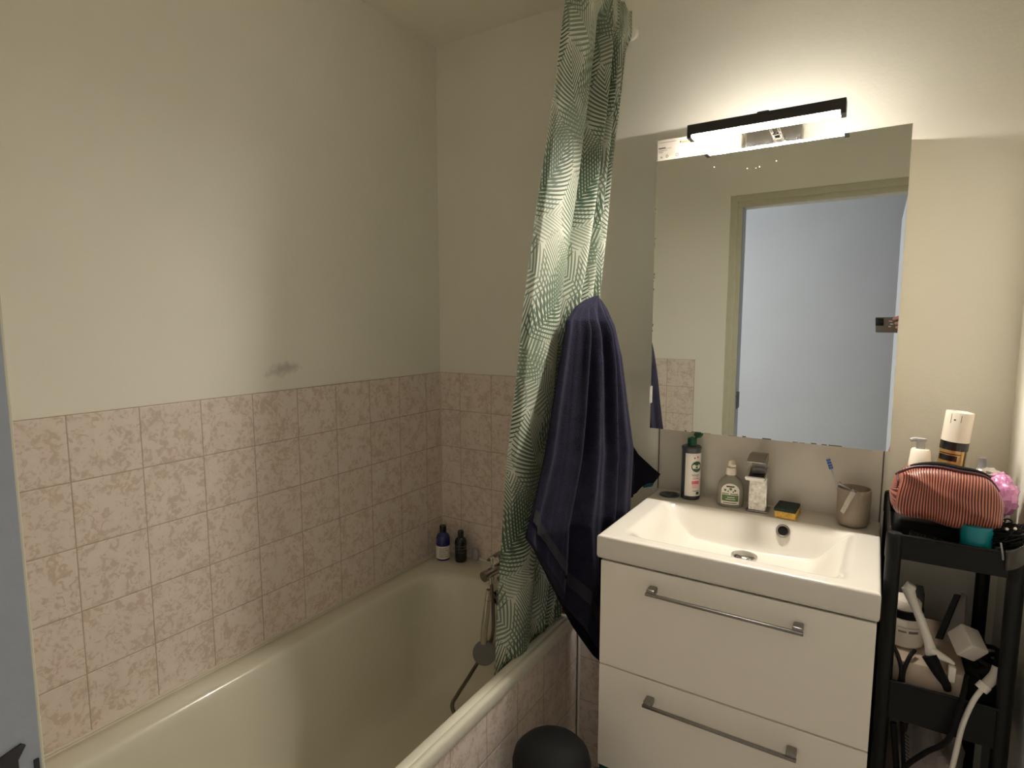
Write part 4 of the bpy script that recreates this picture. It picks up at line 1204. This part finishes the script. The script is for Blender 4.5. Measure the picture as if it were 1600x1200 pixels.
# striped toiletry bag: loaf shape lying across the tray
bg = thing('toiletry_bag', (1.605, -0.33, 1.03), 'red striped satin toiletry bag lying on the upper trolley tray', 'toiletry bag')
BC = Vector((1.606, -0.335, 1.093))
def bagpt(u, v):
    # v along the length (x), u around
    L = 0.0945
    s = 2 * v - 1
    a = 2 * PI * u
    prof = max(0.0, 1 - abs(s) ** 7) ** 0.5
    ca_, sa_ = math.cos(a), math.sin(a)
    top = 0.062 * (1 - 0.42 * abs(s) ** 2.6) * prof ** 0.6
    bot = 0.056 * (0.55 + 0.45 * prof)
    ww = 0.050 * prof
    e = 0.62
    yy_ = ww * (abs(ca_) ** e) * (1 if ca_ > 0 else -1)
    zz_ = (top if sa_ > 0 else -bot * (0.25 + 0.75 * min(1, prof * 1.3))) * abs(sa_) ** e
    x = BC.x + L * s
    nn = noise.noise(Vector((x * 20, yy_ * 20, zz_ * 20)))
    crease = 0.010 * math.exp(-((zz_ - 0.025 + 0.45 * (x - 1.575)) / 0.010) ** 2) * (1 if ca_ < 0 else 0)
    return Vector((x + 0.004 * nn - (0.010 * (zz_ / 0.06) * abs(s) ** 4 * (-1 if s < 0 else 1) if zz_ > 0 else 0), BC.y + yy_ - crease * 0.7 + 0.008 * nn * prof, BC.z + zz_ - 0.006 * s + 0.004 * nn))
g = G().grid(bagpt, 96, 80, closeu=True, uvfn=lambda u, v: (v * 0.19, u * 0.2) if v > 0.075 else (u * 0.30, v * 0.2))
g.done('body', 'stripe', bg, autosm=180)
g = G().tube([bagpt(0.245 + 0.045 * math.sin(PI * v / 30), v / 30) + Vector((0, -0.003, 0.002)) for v in range(1, 30)], 0.0030, 8, smooth=False)
g.tube([bagpt(0.60, 0.04), bagpt(0.45, 0.05), bagpt(0.33, 0.04), bagpt(0.26, 0.05)], 0.0022, 8)
g.done('piping', 'maroon', bg)
g = G().tube([bagpt(0.262 + 0.02 * math.sin(PI * v / 30), v / 30) + Vector((0, 0.006, 0.0035)) for v in range(5, 27)], lambda t: 0.0035 + 0.004 * math.sin(PI * t), 8, smooth=False)
g.done('zip', 'black_soft', bg)
cp = G().box((1.524, -0.330, ZTOP + 0.0008), (1.640, -0.235, ZTOP + 0.058), 0.012, 3)  # dark block added so the tray under the bag reads as shade
tag(cp.done('dark_filler', 'black_soft'), 'black filler added to darken the tray under the striped toiletry bag', 'pouch')
# things in front of / under the bag
hb = thing('hair_brush', (1.565, -0.375, 1.018), 'glossy black hair brush under the left end of the striped bag', 'brush')
g = G().tube([(1.548, -0.380, 1.008), (1.575, -0.384, 1.006), (1.615, -0.380, 1.002), (1.650, -0.372, 0.998)], lambda t: 0.016 - 0.006 * t, 16)
g.done('brush_body', 'black_plastic', hb)
g = G()
for k in range(9):
    g.tube([(1.553 + k * 0.006, -0.392, 1.014), (1.551 + k * 0.006, -0.398, 1.025)], 0.0007, 6, smooth=False)
g.done('bristles', 'black_soft', hb)
lid = thing('cosmetic_jar', (1.658, -0.372, 0.99), 'round teal lidded jar at the front of the upper tray', 'jar')
G().lathe([(0.0, 0.0), (0.024, 0.0), (0.0255, 0.003), (0.0255, 0.026)], (1.658, -0.366, 1.000), 44, cap=False).done('jar', 'teal', lid)
G().lathe([(0.0262, 0.024), (0.0262, 0.0515), (0.0250, 0.0535), (0.0235, 0.0530), (0.0, 0.0532)], (1.658, -0.366, 1.000), 44, cap=False).done('lid', 'teal', lid)
g = G().tube([(1.690, -0.405, 1.035), (1.692, -0.414, 1.020), (1.694, -0.415, 1.006)], 0.0016, 8)
tag(g.done('hair_pin', 'grey_plastic'), 'thin grey hair pin hooked over the front edge of the upper tray', 'hair pin')
g = G()
rr = random.Random(11)
for k in range(60):
    c = Vector((1.708 + rr.uniform(-0.018, 0.018), -0.355 + rr.uniform(-0.03, 0.035), 1.025 + rr.uniform(-0.012, 0.028)))
    r = rr.uniform(0.008, 0.020)
    a = rr.uniform(0, 6.28)
    g.tube([c + Vector((r * math.cos(a + t * 1.3), r * 0.8 * math.sin(a + t * 1.3), 0.006 * math.sin(t * 2 + a))) for t in range(5)], 0.0016, 5)
tag(g.done('hair_scrunchie', 'black_soft'), 'black frizzy hair scrunchie on the tray under the pink plastic bag', 'hair tie')
for i, (x, z) in enumerate(((1.700, 1.058), (1.712, 1.061))):
    g = G().lathe([(0, -0.003), (0.0024, -0.0018), (0.003, 0), (0.0024, 0.0018), (0, 0.003)], (x, -0.385, z), 12)
    tag(g.done('bead', 'white_plastic'), ('left one of two tiny white beads on the black scrunchie', 'right one of two tiny white beads on the black scrunchie')[i], 'bead', 'beads on the scrunchie')
g = G().grid(lambda u, v: (1.714 + 0.015 * math.cos(PI * u) , -0.402 - 0.014 * math.sin(PI * u), 1.034 - 0.040 * v + 0.012 * math.cos(PI * u)), 16, 8)
tag(g.done('clear_pouch', 'smoke_film', recalc=False, solid=0.001), 'curled clear plastic pouch hanging over the right corner of the upper tray', 'pouch')

# ---- middle tray (floor z = 0.620)
ZM = 0.621
bxm = thing('cardboard_box', (1.60, -0.26, ZM), 'pale flat box lying on the middle trolley tray', 'box')
G().box((1.530, -0.375, ZM), (1.661, -0.130, 0.738), 0.003, 2).done('carton', 'beige_box', bxm)
g = G().box((1.582, -0.110, ZM), (1.604, -0.060, 0.790), 0.002, 1)
tag(g.done('dark_box', 'dark_bottle', smooth=False), 'dark upright box at the back of the middle trolley tray', 'box')
hp = thing('hair_clipper_case', (1.56, -0.29, 0.739), 'rounded white case with a black band left on the pale flat box', 'case')
G().lathe([(0.0, 0.0), (0.030, 0.0), (0.037, 0.006), (0.0385, 0.020), (0.0375, 0.055), (0.034, 0.066), (0.030, 0.0665)], (1.556, -0.290, 0.739), 44).done('case', 'cream_plastic', hp)
G().lathe([(0.0305, 0.0660), (0.0345, 0.0665), (0.0345, 0.084), (0.0305, 0.0845)], (1.556, -0.290, 0.739), 44, cap=False).done('band', 'black_soft', hp)
G().lathe([(0.030, 0.084), (0.030, 0.098), (0.026, 0.103), (0.0, 0.104)], (1.556, -0.290, 0.739), 44, cap=False).done('top', 'cream_plastic', hp)
ac = aim(1.556, -0.29)
g = G().patch((1.556, -0.290, 0), 0.0382, ac - 0.25, ac + 0.15, 0.778, 0.782).patch((1.556, -0.290, 0), 0.0382, ac + 0.25, ac + 0.75, 0.7775, 0.783).patch((1.556, -0.290, 0), 0.0380, ac - 0.3, ac + 0.8, 0.789, 0.790)
g.done('case_print', 'ink_soft', hp, recalc=False)
g = G()
g.tube([(1.536, -0.345, 0.752), (1.545, -0.372, 0.745), (1.552, -0.388, 0.72), (1.548, -0.39, 0.68), (1.545, -0.385, 0.64)], 0.0042, 10)
g.tube([(1.575, -0.345, 0.752), (1.565, -0.372, 0.747), (1.556, -0.388, 0.72), (1.556, -0.39, 0.68), (1.553, -0.385, 0.64)], 0.0042, 10)
tag(g.done('black_strap', 'black_soft'), 'black cord loop hanging in front of the rounded white case', 'cord')
rz = thing('razor', (1.60, -0.36, 0.74), 'white and black razor leaning against the pale flat box', 'razor')
pts = [(1.5545, -0.345, 0.889), (1.5625, -0.350, 0.868), (1.578, -0.358, 0.835), (1.590, -0.364, 0.805), (1.598, -0.368, 0.782), (1.604, -0.370, 0.765)]
G().tube(pts, lambda t: 0.0120 - 0.0035 * sstep(0.0, 0.35, t) + 0.004 * sstep(0.7, 1, t), 18).done('handle', 'white_plastic', rz)
G().box((1.5475, -0.354, 0.876), (1.5670, -0.336, 0.898), 0.004, 3, rot=RY(0.45)).done('handle_tip', 'white_plastic', rz)
G().tube([(1.598, -0.380, 0.766), (1.606, -0.384, 0.752), (1.616, -0.386, 0.735), (1.628, -0.382, 0.716), (1.632, -0.380, 0.702)], lambda t: 0.0145 - 0.008 * t, 16).done('grip', 'black_soft', rz)
G().tube([(1.600, -0.374, 0.772), (1.612, -0.376, 0.770), (1.628, -0.374, 0.764), (1.640, -0.372, 0.757)], lambda t: 0.012 - 0.009 * t, 14).done('guard', 'white_plastic', rz)
G().box((1.6300, -0.386, 0.722), (1.6430, -0.372, 0.755), 0.003, 2).done('trimmer_head', 'white_plastic', rz)
# tall dark flat comb leaning
g = G().poly([(1.618, -0.24, 0.742), (1.630, -0.24, 0.742), (1.660, -0.20, 0.838), (1.650, -0.20, 0.838)], (0.003, 0.003, 0))
tag(g.done('comb', 'black_plastic', smooth=False), 'thin dark comb standing upright in the middle of the trolley tray', 'comb')
g = G().poly([(1.632, -0.24, 0.740), (1.668, -0.24, 0.740), (1.672, -0.19, 0.835), (1.664, -0.19, 0.840)], (0.003, 0.004, 0))
tag(g.done('paper_sachet', 'bag_white', smooth=False), 'pale paper sachet standing behind the white adapter', 'sachet')
# power adapter
ad = thing('power_adapter', (1.67, -0.35, 0.78), 'white cube shaped power adapter on top of the tangled cables', 'adapter')
RA = Matrix.Rotation(0.40, 3, 'Z') @ Matrix.Rotation(-0.50, 3, 'Y') @ Matrix.Rotation(0.15, 3, 'X')
g = G().box((1.640, -0.385, 0.783), (1.680, -0.333, 0.824), 0.004, 3, rot=Matrix.Rotation(0.45, 3, 'Y') @ Matrix.Rotation(0.5, 3, 'Z') @ Matrix.Rotation(0.3, 3, 'X'))
g.done('body', 'adapter', ad)
wc = thing('white_cable', (1.66, -0.37, 0.66), 'thick white cable with plug hanging down through the trolley', 'cable')
g = G().tube([(1.709, -0.372, 0.772), (1.704, -0.378, 0.757), (1.690, -0.388, 0.738)], lambda t: 0.0105 - 0.001 * t, 16); g.done('plug', 'adapter', wc)
g = G().tube([(1.690, -0.388, 0.739), (1.682, -0.392, 0.728)], 0.0115, 16, smooth=False).done('plug_collar', 'white_plastic', wc)
G().tube([(1.686, -0.391, 0.733), (1.670, -0.405, 0.705), (1.656, -0.415, 0.655), (1.650, -0.416, 0.60), (1.645, -0.415, 0.55), (1.636, -0.41, 0.45), (1.625, -0.39, 0.34)], 0.0048, 12).done('cord', 'white_plastic', wc)
g = G()
rr = random.Random(4)
for k in range(6):
    c = Vector((1.690, -0.33, 0.735 + 0.010 * k * 0.8))
    a = k * 1.1
    g.tube([c + Vector((0.024 * math.cos(a + t), 0.040 * math.sin(a + t), 0.010 * math.sin(2 * t + a))) for t in [0, 1, 2, 3, 4, 5, 6]], 0.0045, 8)
g.tube([(1.662, -0.375, 0.742), (1.650, -0.418, 0.700), (1.635, -0.420, 0.62), (1.600, -0.418, 0.575), (1.570, -0.405, 0.52), (1.56, -0.38, 0.45)], 0.005, 8)
g.box((1.665, -0.37, 0.622), (1.715, -0.28, 0.738), 0.01, 2)
tag(g.done('black_cables', 'black_soft'), 'tangle of black appliance cables on the right side of the middle tray', 'cables')
g = G().tube([(1.716, -0.360, 0.762), (1.719, -0.362, 0.752)], 0.006, 12, smooth=False)
tag(g.done('small_plug', 'grey_plastic'), 'small grey plug end right of the thick white cable plug', 'plug')
# ---- bottom tray (floor z = 0.204)
wb = crumple((1.612, -0.225, 0.395), 0.076, 0.125, 0.178, 5.5, 0.18, 48, 36)
tag(wb.done('carrier_bag', 'bag_white', autosm=35), 'crumpled pale plastic bag filling the bottom tier of the trolley', 'bag')
g = G().tube([(1.545, -0.385, 0.60), (1.552, -0.39, 0.54), (1.560, -0.39, 0.47), (1.565, -0.388, 0.40)], 0.006, 10)
g.tube([(1.560, -0.385, 0.605), (1.566, -0.39, 0.54), (1.571, -0.39, 0.47), (1.575, -0.388, 0.40)], 0.004, 10)
for k in range(16):
    g.tube([(1.566 + k * 0.0006, -0.39, 0.585 - k * 0.008), (1.5735 + k * 0.0006, -0.395, 0.583 - k * 0.008)], 0.0009, 5, smooth=False)
tag(g.done('round_brush', 'black_soft'), 'long black bristled brush standing in front of the pale plastic bag', 'brush')

# ------------------------------------------------------------------ phone and hand of the photographer, seen in the mirror
def cl_(a, b, c): # camera-local: right, up, behind
    return CAM + rgt * a + upv * b - fwd * c
Mc = Matrix((rgt, upv, -fwd)).transposed()
ph = thing('phone', CAM - fwd * 0.01, 'brown cased phone held level, reflected at the mirror edge', 'phone')
g = G().box((-0.020, -0.054, 0.010), (0.125, 0.020, 0.019), 0.004, 3)
for v in g.bm.verts: v.co = CAM + Mc @ v.co
g.done('case', 'case', ph)
g = G().box((-0.0165, -0.020, 0.0075), (0.020, 0.0165, 0.0105), 0.003, 2)
for v in g.bm.verts: v.co = CAM + Mc @ v.co
g.done('camera_bump', 'black_plastic', ph)
g = G()
for (a, b) in ((-0.008, 0.008), (-0.008, -0.011), (0.010, -0.0015)):
    g.lathe([(0.0066, 0.0), (0.0066, -0.002), (0.0, -0.002)], (a, b, 0.0085), 20)
for v in g.bm.verts: v.co = CAM + Mc @ v.co
g.done('lens', 'black_bottle', ph)
g = G()
for (a, b, c, d_) in ((0.046, 0.000, 0.062, 0.004), (0.052, -0.014, 0.066, -0.010), (0.044, -0.026, 0.056, -0.022)):
    g.box((a, b, 0.0092), (c, d_, 0.0101), 0.0004, 1)
for v in g.bm.verts: v.co = CAM + Mc @ v.co
g.done('case_print', 'lilac', ph)
# the hand: one skinned surface
hv = [(0.175, -0.045, 0.050), (0.150, -0.030, 0.040), (0.130, -0.020, 0.036),
      # index
      (0.128, 0.012, 0.026), (0.112, 0.027, 0.010), (0.088, 0.018, 0.000), (0.070, 0.010, 0.000),
      # middle
      (0.134, -0.004, 0.020), (0.122, -0.006, 0.000), (0.098, -0.006, -0.001), (0.078, -0.008, 0.001),
      # ring
      (0.135, -0.022, 0.020), (0.122, -0.026, 0.000), (0.100, -0.026, -0.001), (0.082, -0.026, 0.001),
      # little
      (0.134, -0.040, 0.022), (0.120, -0.046, 0.002), (0.104, -0.046, 0.000), (0.092, -0.044, 0.001),
      # thumb
      (0.140, -0.050, 0.040), (0.115, -0.060, 0.034), (0.092, -0.052, 0.026),
      # forearm
      (0.215, -0.080, 0.075), (0.270, -0.135, 0.115)]
he = [(0, 1), (1, 2), (2, 3), (3, 4), (4, 5), (5, 6), (2, 7), (7, 8), (8, 9), (9, 10), (2, 11), (11, 12), (12, 13), (13, 14), (1, 15), (15, 16), (16, 17), (17, 18), (1, 19), (19, 20), (20, 21), (0, 22), (22, 23)]
hr = [0.022, 0.020, 0.016, 0.009, 0.0085, 0.008, 0.007, 0.009, 0.0085, 0.008, 0.007, 0.009, 0.0085, 0.0078, 0.0068, 0.0085, 0.0075, 0.007, 0.006, 0.011, 0.010, 0.0085, 0.024, 0.030]
me = bpy.data.meshes.new('hand')
base = CAM + Mc @ Vector((0.12, -0.03, 0.03))
me.from_pydata([CAM + Mc @ Vector(v) - base for v in hv], he, [])
hand = bpy.data.objects.new('hand', me)
hand.location = base
S.collection.objects.link(hand)
sk = hand.modifiers.new('skin', 'SKIN')
for i, r in enumerate(hr):
    me.skin_vertices[0].data[i].radius = (r, r)
me.skin_vertices[0].data[0].use_root = True
hand.modifiers.new('sub', 'SUBSURF').render_levels = 1
me.materials.append(MT['skin'])
tag(hand, 'hand gripping the right end of the phone reflected in the mirror', 'hand')
